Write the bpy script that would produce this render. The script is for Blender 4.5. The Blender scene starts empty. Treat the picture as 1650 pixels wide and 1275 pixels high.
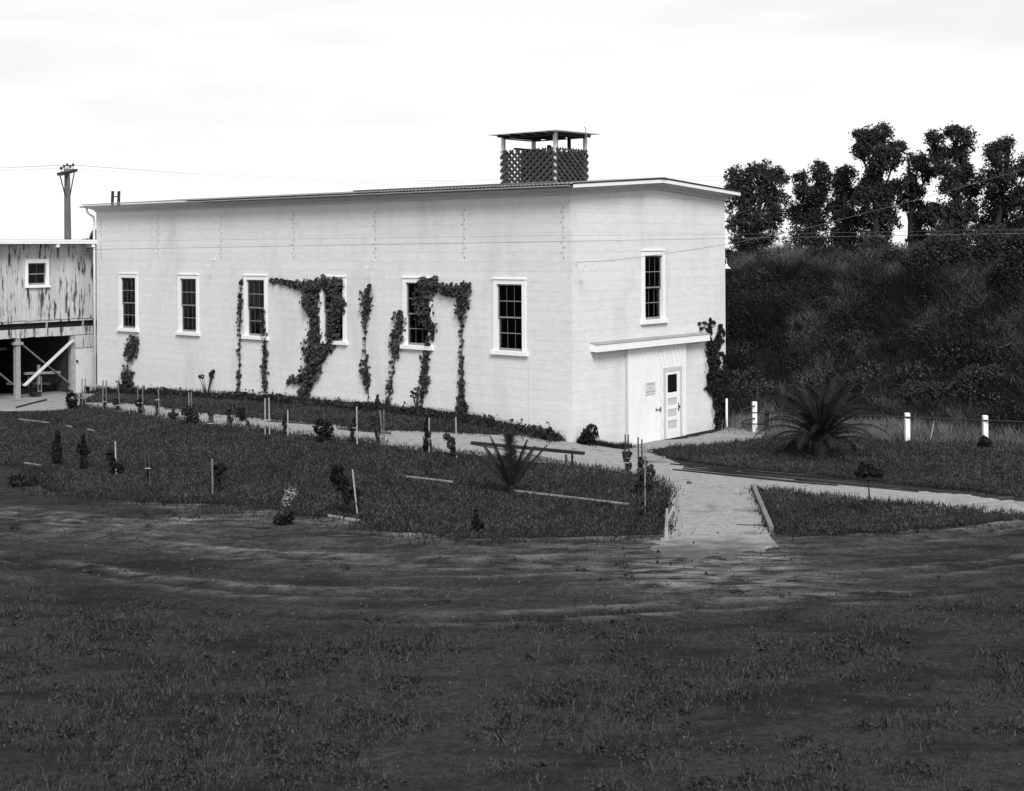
import bpy, math, random
import numpy as np
from mathutils import Matrix, Vector

random.seed(7)
rng = np.random.default_rng(7)
S = bpy.context.scene
COL = S.collection

# ------------------------------------------------------------------ camera
F, V0, ROLL, TH, DN, H = 2190.3, 398.3, .00589, math.radians(49.578), 40.70, 6.3
cr, sr = math.cos(ROLL), math.sin(ROLL)
RIGHT = np.array([cr, 0, -sr]); UP = np.array([sr, 0, cr]); FWD = np.array([0, 1., 0])
CAM = np.array([0, 0, H])
cd = bpy.data.cameras.new('camera'); cam = bpy.data.objects.new('camera', cd); COL.objects.link(cam)
cam.matrix_world = Matrix(((cr, sr, 0, 0), (0, 0, -1, 0), (-sr, cr, 0, H), (0, 0, 0, 1)))
cd.sensor_fit = 'HORIZONTAL'; cd.sensor_width = 36; cd.lens = 36 * F / 1650
cd.shift_x = 0; cd.shift_y = -(637.5 - V0) / 1650
cd.clip_start = .5; cd.clip_end = 9000
S.camera = cam

# ------------------------------------------------------------------ light
SUN = Vector((.13, -.65, .74)).normalized()
elev = math.asin(SUN.z); azim = math.atan2(SUN.x, SUN.y)
w = bpy.data.worlds.new('World'); S.world = w; w.use_nodes = True
nt = w.node_tree; nt.nodes.clear()
sky = nt.nodes.new('ShaderNodeTexSky'); sky.sky_type = 'NISHITA'; sky.sun_disc = False
sky.sun_elevation = elev; sky.sun_rotation = azim; sky.dust_density = .4; sky.air_density = 1; sky.ozone_density = 1
bw = nt.nodes.new('ShaderNodeRGBToBW'); bg = nt.nodes.new('ShaderNodeBackground'); bg.inputs[1].default_value = .13
# thin overcast: faint, wide cloud wisps over a monochrome (black-and-white film) sky
tc = nt.nodes.new('ShaderNodeTexCoord'); mp = nt.nodes.new('ShaderNodeMapping'); mp.inputs['Scale'].default_value = (3, 3, 16)
nz = nt.nodes.new('ShaderNodeTexNoise'); nz.inputs['Scale'].default_value = 1.6; nz.inputs['Detail'].default_value = 5
rp = nt.nodes.new('ShaderNodeMapRange'); rp.inputs[1].default_value = .36; rp.inputs[2].default_value = .55; rp.inputs[3].default_value = .94; rp.inputs[4].default_value = 1.04
mu = nt.nodes.new('ShaderNodeMath'); mu.operation = 'MULTIPLY'
out = nt.nodes.new('ShaderNodeOutputWorld'); lk = nt.links.new
lk(tc.outputs['Generated'], mp.inputs[0]); lk(mp.outputs[0], nz.inputs['Vector']); lk(nz.outputs[0], rp.inputs[0])
lk(sky.outputs[0], bw.inputs[0]); lk(rp.outputs[0], mu.inputs[1])
# high thin overcast, the same in every direction, over the clear sky
cl = nt.nodes.new('ShaderNodeMix'); cl.data_type = 'FLOAT'; cl.inputs[0].default_value = .8; cl.inputs[3].default_value = 4.9
lk(bw.outputs[0], cl.inputs[2]); lk(cl.outputs[0], mu.inputs[0]); lk(mu.outputs[0], bg.inputs[0]); lk(bg.outputs[0], out.inputs[0])
sd = bpy.data.lights.new('sun', 'SUN'); sd.energy = 2.4; sd.angle = math.radians(25); sd.color = (1, 1, 1)
sun = bpy.data.objects.new('sun', sd); COL.objects.link(sun)
sun.rotation_euler = SUN.to_track_quat('Z', 'Y').to_euler(); sun.location = (20, -30, 40)
S.view_settings.view_transform = 'Standard'; S.view_settings.look = 'None'; S.view_settings.gamma = 1
S.view_settings.use_curve_mapping = False; S.view_settings.exposure = .58
S.render.engine = 'CYCLES'

# ------------------------------------------------------------------ camera geometry helpers
NEAR = np.array([(920.5 - 825) / F * DN, DN, 0.])
EX = np.array([math.cos(TH), math.sin(TH), 0]); EY = np.array([-math.sin(TH), math.cos(TH), 0])
def ray(u, v): return RIGHT * (u - 825) / F + UP * (V0 - v) / F + FWD
def to_local(P): q = np.asarray(P) - NEAR; return np.array([q @ EX, q @ EY, q[2]])
def to_world(l): return NEAR + EX * l[0] + EY * l[1] + np.array([0, 0, l[2]])
def on_long(u, v, x0=0.):           # point of a plane parallel to the long facade, building coordinates
    d = ray(u, v); t = (x0 - (CAM - NEAR) @ EX) / (d @ EX); return to_local(CAM + t * d)
def on_gable(u, v, y0=0.):
    d = ray(u, v); t = (y0 - (CAM - NEAR) @ EY) / (d @ EY); return to_local(CAM + t * d)
def at(u, v, Y): return CAM + ray(u, v) * Y

def sm(a, b, x): t = np.clip((x - a) / (b - a), 0, 1); return t * t * (3 - 2 * t)
PY = [-7, -2, 0, 4.3, 11.7, 19, 25, 32, 46]; PZ = [0, .12, .42, .80, .78, .58, .3, .2, .1]
def lumps(x, y):
    return (np.sin(1.7 * x + 2.3 * np.sin(.9 * y)) * np.sin(1.3 * y + 1.1 * np.sin(1.1 * x)) * .5
            + .3 * np.sin(4.1 * x + 3.1 * y) * np.sin(3.7 * y - 2.2 * x) + .2 * np.sin(9.3 * x - 5 * y) * np.sin(8.1 * y + 3 * x))
RUTS = [(0, .055, .16), (-1.55, .06, .17), (-.45, .03, .12), (-2.6, .035, .14), (-4.2, .05, .17), (-5.7, .045, .17), (1.0, .03, .12)]
def road_y(x): return 28.9 + .026 * x * x + .25 * np.sin(x * .45)
def gz(x, y):
    x = np.asarray(x, float); y = np.asarray(y, float)
    lx = (x - NEAR[0]) * EX[0] + (y - NEAR[1]) * EX[1]; ly = (x - NEAR[0]) * EY[0] + (y - NEAR[1]) * EY[1]
    z = np.interp(ly, PY, PZ) * (1 - sm(1.5, 11, -lx)) * (1 - sm(0, 2.4, lx))
    near = 1 - sm(30, 35, y)
    z = z + lumps(x, y) * .03 * near
    m = (1 - sm(33.5, 35.5, y)) * sm(13, 17, y) * (1 - 1. * sm(1.4, 2.6, x) * (1 - sm(6.6, 8., x)) * sm(23.5, 25.5, y))
    d0 = y - road_y(x)
    for o, dep, wd in RUTS:
        q = (d0 - o + .08 * np.sin(x * .8 + o * 3)) / wd
        z = z + m * dep * (-np.exp(-q * q) + .55 * np.exp(-(q - 1.9) ** 2) + .45 * np.exp(-(q + 1.9) ** 2))
    return z
def ground(u, v):
    d = ray(u, v); z = 0.
    for i in range(30):
        P = CAM + d * ((z - H) / d[2]); z = .5 * z + .5 * float(gz(P[0], P[1]))
    P[2] = float(gz(P[0], P[1])); return P

# ------------------------------------------------------------------ material helpers
MATS = {}
def gmat(name, lo, hi, scale=4., detail=6., rough=.9, stretch=(1, 1, 1), rand=0., spec=.2, bump=0., bscale=40., dirt=None, metal=0., nrough=.62):
    if name in MATS: return MATS[name]
    m = bpy.data.materials.new(name); m.use_nodes = True; n = m.node_tree.nodes; L = m.node_tree.links.new
    b = n['Principled BSDF']; b.inputs['Roughness'].default_value = rough; b.inputs['Specular IOR Level'].default_value = spec; b.inputs['Metallic'].default_value = metal
    t = n.new('ShaderNodeTexCoord'); mp = n.new('ShaderNodeMapping'); mp.inputs['Scale'].default_value = stretch
    L(t.outputs['Object'], mp.inputs[0])
    z = n.new('ShaderNodeTexNoise'); z.inputs['Scale'].default_value = scale; z.inputs['Detail'].default_value = detail; z.inputs['Roughness'].default_value = nrough
    L(mp.outputs[0], z.inputs['Vector'])
    r = n.new('ShaderNodeMapRange'); r.inputs[1].default_value = .3; r.inputs[2].default_value = .7; r.inputs[3].default_value = lo; r.inputs[4].default_value = hi
    L(z.outputs[0], r.inputs[0]); val = r.outputs[0]
    if rand:
        oi = n.new('ShaderNodeObjectInfo'); rr = n.new('ShaderNodeMapRange'); rr.inputs[3].default_value = 1 - rand; rr.inputs[4].default_value = 1 + rand
        L(oi.outputs['Random'], rr.inputs[0]); mm = n.new('ShaderNodeMath'); mm.operation = 'MULTIPLY'; L(val, mm.inputs[0]); L(rr.outputs[0], mm.inputs[1]); val = mm.outputs[0]
    if dirt:                       # (value, scale, stretch, threshold0, threshold1, amount)
        dv, ds, dst, t0, t1, am = dirt
        mp2 = n.new('ShaderNodeMapping'); mp2.inputs['Scale'].default_value = dst; mp2.inputs['Location'].default_value = (3.1, 1.7, .4); L(t.outputs['Object'], mp2.inputs[0])
        z2 = n.new('ShaderNodeTexNoise'); z2.inputs['Scale'].default_value = ds; z2.inputs['Detail'].default_value = 5; z2.inputs['Roughness'].default_value = .65; L(mp2.outputs[0], z2.inputs['Vector'])
        r2 = n.new('ShaderNodeMapRange'); r2.inputs[1].default_value = t0; r2.inputs[2].default_value = t1; r2.inputs[4].default_value = am; L(z2.outputs[0], r2.inputs[0])
        mx = n.new('ShaderNodeMix'); mx.data_type = 'FLOAT'; L(r2.outputs[0], mx.inputs[0]); L(val, mx.inputs[2]); mx.inputs[3].default_value = dv; val = mx.outputs[0]
    cc = n.new('ShaderNodeCombineColor')
    for i in range(3): L(val, cc.inputs[i])
    L(cc.outputs[0], b.inputs['Base Color'])
    if bump:
        zb = n.new('ShaderNodeTexNoise'); zb.inputs['Scale'].default_value = bscale; zb.inputs['Detail'].default_value = 6; L(t.outputs['Object'], zb.inputs['Vector'])
        bp = n.new('ShaderNodeBump'); bp.inputs['Strength'].default_value = bump; bp.inputs['Distance'].default_value = .05; L(zb.outputs[0], bp.inputs['Height']); L(bp.outputs[0], b.inputs['Normal'])
    MATS[name] = m; return m

paint = gmat('weathered_white_siding', .63, .75, 3.0, detail=12, nrough=.75, rand=.02, stretch=(1, 1, 2), dirt=(.46, .55, (1.3, 1.3, .45), .50, .85, .7), bump=.15, bscale=25)
trim = gmat('white_trim_paint', .80, .86, 3, rough=.6)
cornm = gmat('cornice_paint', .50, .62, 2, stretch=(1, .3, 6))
doorp = gmat('white_door_paint', .78, .84, 2, rand=.03)
casing = gmat('grey_casing_paint', .50, .56, 4)
roofm = gmat('corrugated_iron', .14, .3, 3, rough=.5, metal=.3)
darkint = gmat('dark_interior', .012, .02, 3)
muntm = gmat('muntin_paint', .20, .28, 6)
muntv = gmat('thin_muntin_paint', .07, .11, 6)
latt = gmat('lattice_wood', .035, .075, 6, rand=.2)
postm = gmat('cupola_white_wood', .6, .7, 5)
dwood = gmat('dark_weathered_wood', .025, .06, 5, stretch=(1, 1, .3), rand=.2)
mwood = gmat('grey_weathered_wood', .10, .19, 6, rand=.2)
lwood = gmat('pale_wood', .26, .40, 5, rand=.1)
iron = gmat('dark_iron', .014, .03, 8, rough=.6)
wirem = gmat('wire', .12, .16, 3)
sand = gmat('sandy_path', .17, .35, 6, detail=15, nrough=.8, bump=.8, bscale=26, spec=0., dirt=(.07, 1.1, (1, 1.3, 1), .55, .70, .7))
soil = gmat('dark_soil', .008, .062, 7., detail=15, nrough=.82, bump=1., bscale=24, spec=0., dirt=(.014, .8, (.5, 1.4, 1), .45, .62, .75))
turf = gmat('turf', .010, .026, 1.5, detail=12, bump=.8, bscale=18, spec=0.)
grassm = gmat('grass_blades', .022, .105, 9., detail=6, rough=.8, spec=.05, dirt=(.024, .55, (1, 1, 1), .42, .66, .7))
freshm = gmat('pale_grass_blades', .05, .11, 7., detail=5, rough=.8, spec=.05)
weedm = gmat('weed_blades', .010, .045, 2.5, detail=8, rough=.8, spec=.03, dirt=(.009, .35, (1, 1, 1), .42, .6, .8))
drym = gmat('dry_grass', .06, .19, 1.8, detail=8, rough=.8, spec=.03)
leveem = gmat('levee_soil', .006, .014, .6, detail=10, spec=0.)
vinem = gmat('vine_leaf', .010, .072, 12, rough=.6, spec=.1)
leafm = gmat('shrub_leaf', .014, .055, 9, rough=.7, spec=.05)
darkleaf = gmat('dark_leaf', .007, .028, 9, rough=.7, spec=.05)
paleleaf = gmat('pale_leaf', .16, .30, 4)
treem = gmat('tree_leaf', .010, .072, 3.5, rough=.7, spec=.05)
palmm = gmat('palm_leaf', .008, .026, 6, rough=.6, spec=.08)
barkm = gmat('bark', .02, .05, 4, spec=.05, stretch=(3, 3, .5))
peel = gmat('peeling_white_boards', .43, .56, 3, stretch=(4, 4, .4), rand=.06, dirt=(.03, 3.2, (2.6, 2.6, .33), .53, .61, .95))
def glass():
    m = bpy.data.materials.new('window_glass'); m.use_nodes = True; n = m.node_tree.nodes; n.clear(); L = m.node_tree.links.new
    o = n.new('ShaderNodeOutputMaterial'); t = n.new('ShaderNodeBsdfTransparent'); t.inputs[0].default_value = (.6, .6, .6, 1)
    g = n.new('ShaderNodeBsdfGlossy'); g.inputs['Roughness'].default_value = .08; f = n.new('ShaderNodeFresnel'); f.inputs[0].default_value = 1.3
    x = n.new('ShaderNodeMixShader'); L(f.outputs[0], x.inputs[0]); L(t.outputs[0], x.inputs[1]); L(g.outputs[0], x.inputs[2]); L(x.outputs[0], o.inputs[0]); return m
glassm = glass()
def waterm():
    m = gmat('river_water', .05, .07, 2, rough=.12, spec=.6); return m

# ------------------------------------------------------------------ mesh helpers
class MB:
    def __init__(s): s.v = []; s.f = []
    def add(s, v, f): k = len(s.v); s.v += [tuple(p) for p in v]; s.f += [tuple(i + k for i in q) for q in f]; return s
    def box(s, a, b):
        x0, y0, z0 = a; x1, y1, z1 = b
        return s.add([(x0, y0, z0), (x1, y0, z0), (x1, y1, z0), (x0, y1, z0), (x0, y0, z1), (x1, y0, z1), (x1, y1, z1), (x0, y1, z1)],
                     [(0, 3, 2, 1), (4, 5, 6, 7), (0, 1, 5, 4), (1, 2, 6, 5), (2, 3, 7, 6), (3, 0, 4, 7)])
    def bar(s, p, q, wd, hg, upv=(0, 0, 1)):       # rectangular bar from p to q
        p = np.array(p, float); q = np.array(q, float); d = q - p; d /= np.linalg.norm(d)
        a = np.cross(d, upv); a = a / (np.linalg.norm(a) + 1e-9); b = np.cross(a, d)
        c = [p + a * i * wd / 2 + b * j * hg / 2 for i, j in ((-1, -1), (1, -1), (1, 1), (-1, 1))]; e = [x + (q - p) for x in c]
        return s.add(c + e, [(0, 1, 2, 3)[::-1], (4, 5, 6, 7), (0, 1, 5, 4), (1, 2, 6, 5), (2, 3, 7, 6), (3, 0, 4, 7)])
    def tube(s, pts, rad, n=6):
        pts = [np.array(p, float) for p in pts]; k = len(pts)
        if not hasattr(rad, '__len__'): rad = [rad] * k
        vs = []
        for i in range(k):
            d = pts[min(i + 1, k - 1)] - pts[max(i - 1, 0)]; d /= np.linalg.norm(d) + 1e-9
            a = np.cross(d, (0, 0, 1) if abs(d[2]) < .9 else (1, 0, 0)); a /= np.linalg.norm(a); b = np.cross(d, a)
            vs += [pts[i] + rad[i] * (a * math.cos(2 * math.pi * j / n) + b * math.sin(2 * math.pi * j / n)) for j in range(n)]
        fs = [(i * n + j, i * n + (j + 1) % n, (i + 1) * n + (j + 1) % n, (i + 1) * n + j) for i in range(k - 1) for j in range(n)]
        fs += [tuple(range(n))[::-1], tuple((k - 1) * n + j for j in range(n))]
        return s.add(vs, fs)
    def lathe(s, c, prof, n=12):
        vs = [(c[0] + r * math.cos(2 * math.pi * j / n), c[1] + r * math.sin(2 * math.pi * j / n), c[2] + z) for r, z in prof for j in range(n)]
        k = len(prof); fs = [(i * n + j, i * n + (j + 1) % n, (i + 1) * n + (j + 1) % n, (i + 1) * n + j) for i in range(k - 1) for j in range(n)]
        fs += [tuple(range(n))[::-1], tuple((k - 1) * n + j for j in range(n))]
        return s.add(vs, fs)
    def prism(s, poly, ax, a, b):                  # polygon in the two other axes, extruded along axis ax from a to b
        def P(p, h): q = list(p); q.insert(ax, h); return q
        n = len(poly); return s.add([P(p, a) for p in poly] + [P(p, b) for p in poly],
            [tuple(range(n))[::-1], tuple(range(n, 2 * n))] + [(i, (i + 1) % n, n + (i + 1) % n, n + i) for i in range(n)])
    def obj(s, name, m, parent=None, smooth=False): return mesh_obj(name, s.v, s.f, m, parent, smooth)
def mesh_obj(name, v, f, m, parent=None, smooth=False):
    me = bpy.data.meshes.new(name); me.from_pydata(v, [], f); me.update(); me.materials.append(m)
    if smooth: me.polygons.foreach_set('use_smooth', [True] * len(me.polygons))
    o = bpy.data.objects.new(name, me); COL.objects.link(o)
    if parent: o.parent = parent
    return o
def array_obj(name, V, k, m, parent=None):         # V: (n*k,3) vertices, every k of them one face
    V = np.asarray(V, np.float32).reshape(-1, 3); n = len(V) // k
    me = bpy.data.meshes.new(name); me.vertices.add(n * k); me.vertices.foreach_set('co', V.ravel())
    me.loops.add(n * k); me.loops.foreach_set('vertex_index', np.arange(n * k, dtype=np.int32))
    me.polygons.add(n); me.polygons.foreach_set('loop_start', np.arange(0, n * k, k, dtype=np.int32))
    me.polygons.foreach_set('loop_total', np.full(n, k, np.int32)); me.update(); me.validate(); me.materials.append(m)
    o = bpy.data.objects.new(name, me); COL.objects.link(o)
    if parent: o.parent = parent
    return o
def empty(name, loc=(0, 0, 0), rz=0):
    o = bpy.data.objects.new(name, None); COL.objects.link(o); o.location = loc; o.rotation_euler = (0, 0, rz); o.empty_display_size = .2; return o
def tag(o, label=None, cat=None, group=None, kind=None):
    if label: o['label'] = label
    if cat: o['category'] = cat
    if group: o['group'] = group
    if kind: o['kind'] = kind
    return o
def leaves(P, size, flat=None, droop=0.):          # kite-shaped leaves at points P; flat = normal to keep near to
    n = len(P); a = rng.normal(size=(n, 3)); a /= np.linalg.norm(a, axis=1)[:, None]
    b = rng.normal(size=(n, 3))
    if flat is not None:
        nn = np.asarray(flat) + .45 * rng.normal(size=(n, 3)); nn /= np.linalg.norm(nn, axis=1)[:, None]
        a = a - nn * (a * nn).sum(1)[:, None]; a /= np.linalg.norm(a, axis=1)[:, None]; b = np.cross(nn, a)
    a[:, 2] -= droop; a /= np.linalg.norm(a, axis=1)[:, None]
    b = b - a * (a * b).sum(1)[:, None]; b /= np.linalg.norm(b, axis=1)[:, None]
    sz = np.broadcast_to(size, (n,)) * rng.uniform(.45, 1.45, n); a = a * sz[:, None]; b = b * (sz * .42)[:, None]
    return np.stack([P - a * .5, P + b - a * .05, P + a * .55, P - b - a * .05], 1).reshape(-1, 3)
def inside(poly, X, Y):
    r = np.zeros(X.shape, bool); n = len(poly)
    for i in range(n):
        x0, y0 = poly[i][:2]; x1, y1 = poly[(i + 1) % n][:2]
        if y0 == y1: continue
        r ^= ((y0 > Y) != (y1 > Y)) & (X < (x1 - x0) * (Y - y0) / (y1 - y0) + x0)
    return r
def blades(P, h, wd, lean=.5, m=None, name='', parent=None):
    n = len(P); az = rng.uniform(0, 2 * math.pi, n); hh = rng.uniform(.5, 1.25, n) * h; w2 = rng.uniform(.6, 1.3, n) * wd / 2
    dx = np.stack([np.cos(az), np.sin(az), np.zeros(n)], 1)
    la = rng.uniform(0, 2 * math.pi, n); ll = rng.uniform(.1, 1, n) * lean * hh
    tip = P + np.stack([np.cos(la) * ll, np.sin(la) * ll, hh], 1)
    return array_obj(name, np.stack([P - dx * w2[:, None], P + dx * w2[:, None], tip], 1).reshape(-1, 3), 3, m, parent)

# ================================================================== THE SETTING: ground
def dust_amount(x, y):              # dry pale dust thrown up along the edges of the ruts
    d0 = y - road_y(x); a = np.zeros_like(x)
    for o, dep, wd in RUTS:
        q = (d0 - o + .08 * np.sin(x * .8 + o * 3)) / wd; g_ = .5 + .5 * np.sin(x * .35 + o * 2.1)
        a = a + g_ * (np.exp(-((q - 2.1) / .9) ** 2) + .7 * np.exp(-((q + 2.1) / .8) ** 2))
    a = a * (1 - sm(33, 35, y)) * sm(14, 18, y) + .35 * np.exp(-((d0 + .8) / 1.6) ** 2)
    a = np.clip(a * (.65 + .5 * lumps(x * .9, y * 1.7)), 0, 1)
    for u, v, ru, rv in ((105, 787, 60, 9), (240, 806, 50, 7), (300, 815, 45, 8), (430, 822, 45, 9), (500, 838, 60, 7), (548, 842, 40, 6), (690, 864, 60, 6), (1080, 866, 40, 12), (330, 838, 90, 8), (1160, 900, 120, 32), (1160, 930, 190, 26)):
        P = CAM + ray(u, v) * (H / -ray(u, v)[2]); k = P[1] / F; kz = P[1] * P[1] / F / H
        a = a + 1.15 * np.exp(-((x - P[0]) / (ru * k)) ** 2 - ((y - P[1]) / (rv * kz)) ** 2) * (.7 + .5 * lumps(x * 2.2, y * 2.2))
    return np.clip(a, 0, 1)
def axis(segs):
    o = []
    for a, b, st in segs: o += list(np.arange(a, b, st))
    return np.array(o + [segs[-1][1]])
xs = axis([(-4000, -400, 1200), (-400, -60, 85), (-60, -17, .6), (-17, 17, .13), (17, 60, .6), (60, 400, 85), (400, 4000, 1200)])
ys = axis([(-300, 0, 60), (0, 12, 1.), (12, 34, .12), (34, 70, .45), (70, 130, 6), (130, 500, 60), (500, 4000, 700), (4000, 6000, 2000)])
GX, GY = np.meshgrid(xs, ys); GZ = gz(GX, GY); ny, nx = GX.shape
idx = np.arange(nx * ny).reshape(ny, nx)
q = np.stack([idx[:-1, :-1], idx[:-1, 1:], idx[1:, 1:], idx[1:, :-1]], -1).reshape(-1, 4)
g = mesh_obj('ground', np.stack([GX, GY, GZ], -1).reshape(-1, 3).tolist(), q.tolist(), soil, smooth=True); 
at_ = g.data.attributes.new('dust', 'FLOAT', 'POINT'); at_.data.foreach_set('value', dust_amount(GX.ravel(), GY.ravel()).astype(np.float32))
def add_dust(m):
    n = m.node_tree.nodes; L = m.node_tree.links.new; b = n['Principled BSDF']; src = b.inputs['Base Color'].links[0].from_socket
    a = n.new('ShaderNodeAttribute'); a.attribute_name = 'dust'; z = n.new('ShaderNodeTexNoise'); z.inputs['Scale'].default_value = 2.2; z.inputs['Detail'].default_value = 10; z.inputs['Roughness'].default_value = .7
    t = n.new('ShaderNodeTexCoord'); mp = n.new('ShaderNodeMapping'); mp.inputs['Scale'].default_value = (.5, 1.6, 1); L(t.outputs['Object'], mp.inputs[0]); L(mp.outputs[0], z.inputs['Vector'])
    r = n.new('ShaderNodeMapRange'); r.inputs[1].default_value = .42; r.inputs[2].default_value = .62; L(z.outputs[0], r.inputs[0])
    mu = n.new('ShaderNodeMath'); mu.operation = 'MULTIPLY'; L(a.outputs['Fac'], mu.inputs[0]); L(r.outputs[0], mu.inputs[1])
    mx = n.new('ShaderNodeMix'); mx.data_type = 'RGBA'; L(mu.outputs[0], mx.inputs[0]); L(src, mx.inputs[6]); mx.inputs[7].default_value = (.20, .20, .20, 1); L(mx.outputs[2], b.inputs['Base Color'])
add_dust(soil)
tag(g, 'bare dark soil ground with wheel ruts across the front', kind='structure')

def sheet(name, pix, m, lift, step=.2, rag=0., world=None, cut=None):
    poly = world or [ground(u, v)[:2] for u, v in pix]
    px = [p[0] for p in poly]; py = [p[1] for p in poly]
    X = np.arange(min(px) - step, max(px) + 2 * step, step); Y = np.arange(min(py) - step, max(py) + 2 * step, step)
    XX, YY = np.meshgrid(X, Y); cx, cy = XX[:-1, :-1] + step / 2, YY[:-1, :-1] + step / 2
    keep = inside(poly, cx + rag * lumps(cx * 2, cy * 2), cy + rag * lumps(cy * 2 + 5, cx * 2))
    id2 = np.arange(XX.size).reshape(XX.shape)
    qs = np.stack([id2[:-1, :-1], id2[:-1, 1:], id2[1:, 1:], id2[1:, :-1]], -1)[keep]
    used, inv = np.unique(qs, return_inverse=True)
    x, y = XX.ravel()[used], YY.ravel()[used]
    cnt = np.bincount(inv.ravel(), minlength=len(used)); edge = cnt < 4          # rim vertices sink into the soil
    V = np.stack([x, y, gz(x, y) + np.where(edge, -.012, lift)], 1)
    o = mesh_obj(name, V.tolist(), inv.reshape(-1, 4).tolist(), m, smooth=True); tag(o, kind='structure'); o['_poly'] = 0; del o['_poly']
    return o, poly
PATHLOW = [(129, 655), (194, 664), (274, 675), (335, 684), (400, 689), (473, 699), (545, 707), (618, 717), (679, 726), (764, 733), (849, 743), (958, 754), (1019, 764), (1055, 772), (1080, 790), (1076, 806), (1072, 824), (1070, 858)]
PATHUP = [(134, 649), (226, 652), (323, 667), (400, 674.5), (533, 686), (599, 697), (667, 696), (800, 703.5), (897, 709)]
pathpix = [(-40, 662), (-40, 637), (100, 630), (155, 633), (300, 638), (500, 650), (700, 678), (915, 712), (1005, 716), (1104, 706), (1165, 694), (1180, 687), (1242, 697), (1245, 714), (1150, 732), (1066, 738), (1105, 750),
           (1280, 770), (1450, 788), (1565, 799), (1720, 818), (1720, 842), (1480, 820), (1290, 802), (1222, 794), (1240, 850), (1252, 880), (1225, 893), (1205, 884), (1180, 908), (1150, 890), (1120, 912), (1095, 892), (1070, 902), (1050, 884), (1064, 862), (1066, 830), (1072, 800), (1046, 778), (950, 762), (760, 741), (620, 725), (470, 707), (330, 692), (190, 672), (125, 664)]
path, _ = sheet('path', pathpix, sand, .018, .07, rag=.16)
co = np.empty(len(path.data.vertices) * 3); path.data.vertices.foreach_get('co', co); co = co.reshape(-1, 3)
fa = path.data.attributes.new('worn', 'FLOAT', 'POINT'); fa.data.foreach_set('value', (1 - sm(26.2, 30.4, co[:, 1] + .7 * lumps(co[:, 0] * .8, co[:, 1] * .8))).astype(np.float32))
def wear(m):                        # the sand thins out into the dark soil of the track
    n = m.node_tree.nodes; L = m.node_tree.links.new; b = n['Principled BSDF']; src = b.inputs['Base Color'].links[0].from_socket
    a = n.new('ShaderNodeAttribute'); a.attribute_name = 'worn'; z = n.new('ShaderNodeTexNoise'); z.inputs['Scale'].default_value = 2.; z.inputs['Detail'].default_value = 9; z.inputs['Roughness'].default_value = .7
    t = n.new('ShaderNodeTexCoord'); mp = n.new('ShaderNodeMapping'); mp.inputs['Scale'].default_value = (.7, 1.5, 1); L(t.outputs['Object'], mp.inputs[0]); L(mp.outputs[0], z.inputs['Vector'])
    ad = n.new('ShaderNodeMath'); ad.operation = 'ADD'; L(a.outputs['Fac'], ad.inputs[0]); L(z.outputs[0], ad.inputs[1])
    r = n.new('ShaderNodeMapRange'); r.inputs[1].default_value = .55; r.inputs[2].default_value = 1.25; r.interpolation_type = 'SMOOTHSTEP'; L(ad.outputs[0], r.inputs[0])
    mx = n.new('ShaderNodeMix'); mx.data_type = 'RGBA'; L(r.outputs[0], mx.inputs[0]); L(src, mx.inputs[6]); mx.inputs[7].default_value = (.09, .09, .09, 1); L(mx.outputs[2], b.inputs['Base Color'])
wear(sand)
tag(path, 'pale sandy path past the building to the door')
lawnA = [(-60, 668), (40, 664), (100, 662)] + PATHLOW + [(1060, 863), (900, 866), (740, 868), (700, 862), (594, 853), (575, 838), (485, 831), (400, 815), (287, 811), (226, 811), (165, 804), (93, 800), (60, 782), (66, 757), (26, 751), (-60, 748)]
lawnB = [(160, 637), (300, 640), (500, 652), (700, 680), (850, 703), (915, 712), (900, 709.5)] + PATHUP[::-1][1:] + [(150, 646)]
lawnB = [(157, 634), (300, 637), (500, 649), (700, 674), (860, 696), (916, 708), (905, 712)] + PATHUP[::-1] + [(140, 643)]
lawnC = [(1048, 727), (1060, 735), (1100, 743), (1180, 754), (1280, 763), (1390, 774), (1445, 781), (1565, 792), (1640, 803), (1760, 812), (1760, 714), (1587, 708), (1461, 704), (1330, 702), (1240, 705), (1200, 711), (1140, 719), (1080, 720)]
lawnD = [(1214, 787), (1280, 794), (1390, 806), (1478, 814), (1625, 829), (1720, 838), (1720, 832), (1625, 842), (1500, 852), (1400, 860), (1280, 866), (1244, 860)]
POLY = {}
for nm, px, lab in (('lawn', lawnA, 'large dark lawn planted with saplings in front of the path'), ('lawn', lawnB, 'narrow lawn strip between the long white wall and the path'),
                    ('lawn', lawnC, 'dark lawn with the big palm at the right of the door'), ('lawn', lawnD, 'front right lawn wedge edged by a short timber')):
    o, p = sheet(nm, px, turf, .03, .085, rag=.1); tag(o, lab); POLY[lab] = p

# levee behind the plant, to the right
def lev_q(x, y): return (x - 9.6) * EX[0] + (y - 49.6) * EX[1]
def lev_z(x, y):
    q = lev_q(x, y); z = 5.55 * (.5 * sm(0, 13, q) + .5 * np.clip(q / 12.5, 0, 1)) * (1 - sm(38, 50, q) * .8)
    return z + (.35 * np.sin(.7 * x + .5 * y) * np.sin(.9 * y - .3 * x) + .2 * lumps(x * .8, y * .8)) * sm(1, 5, q) - .05
LQ = axis([(-.5, 16, .35), (16, 60, 2.)]); LT = axis([(-60, 60, .6)])
TT, QQ = np.meshgrid(LT, LQ)
LX = 9.6 + EX[0] * QQ - EY[0] * TT; LY = 49.6 + EX[1] * QQ - EY[1] * TT
LZ = lev_z(LX, LY); idx = np.arange(LX.size).reshape(LX.shape)
q = np.stack([idx[:-1, :-1], idx[:-1, 1:], idx[1:, 1:], idx[1:, :-1]], -1).reshape(-1, 4)
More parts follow.
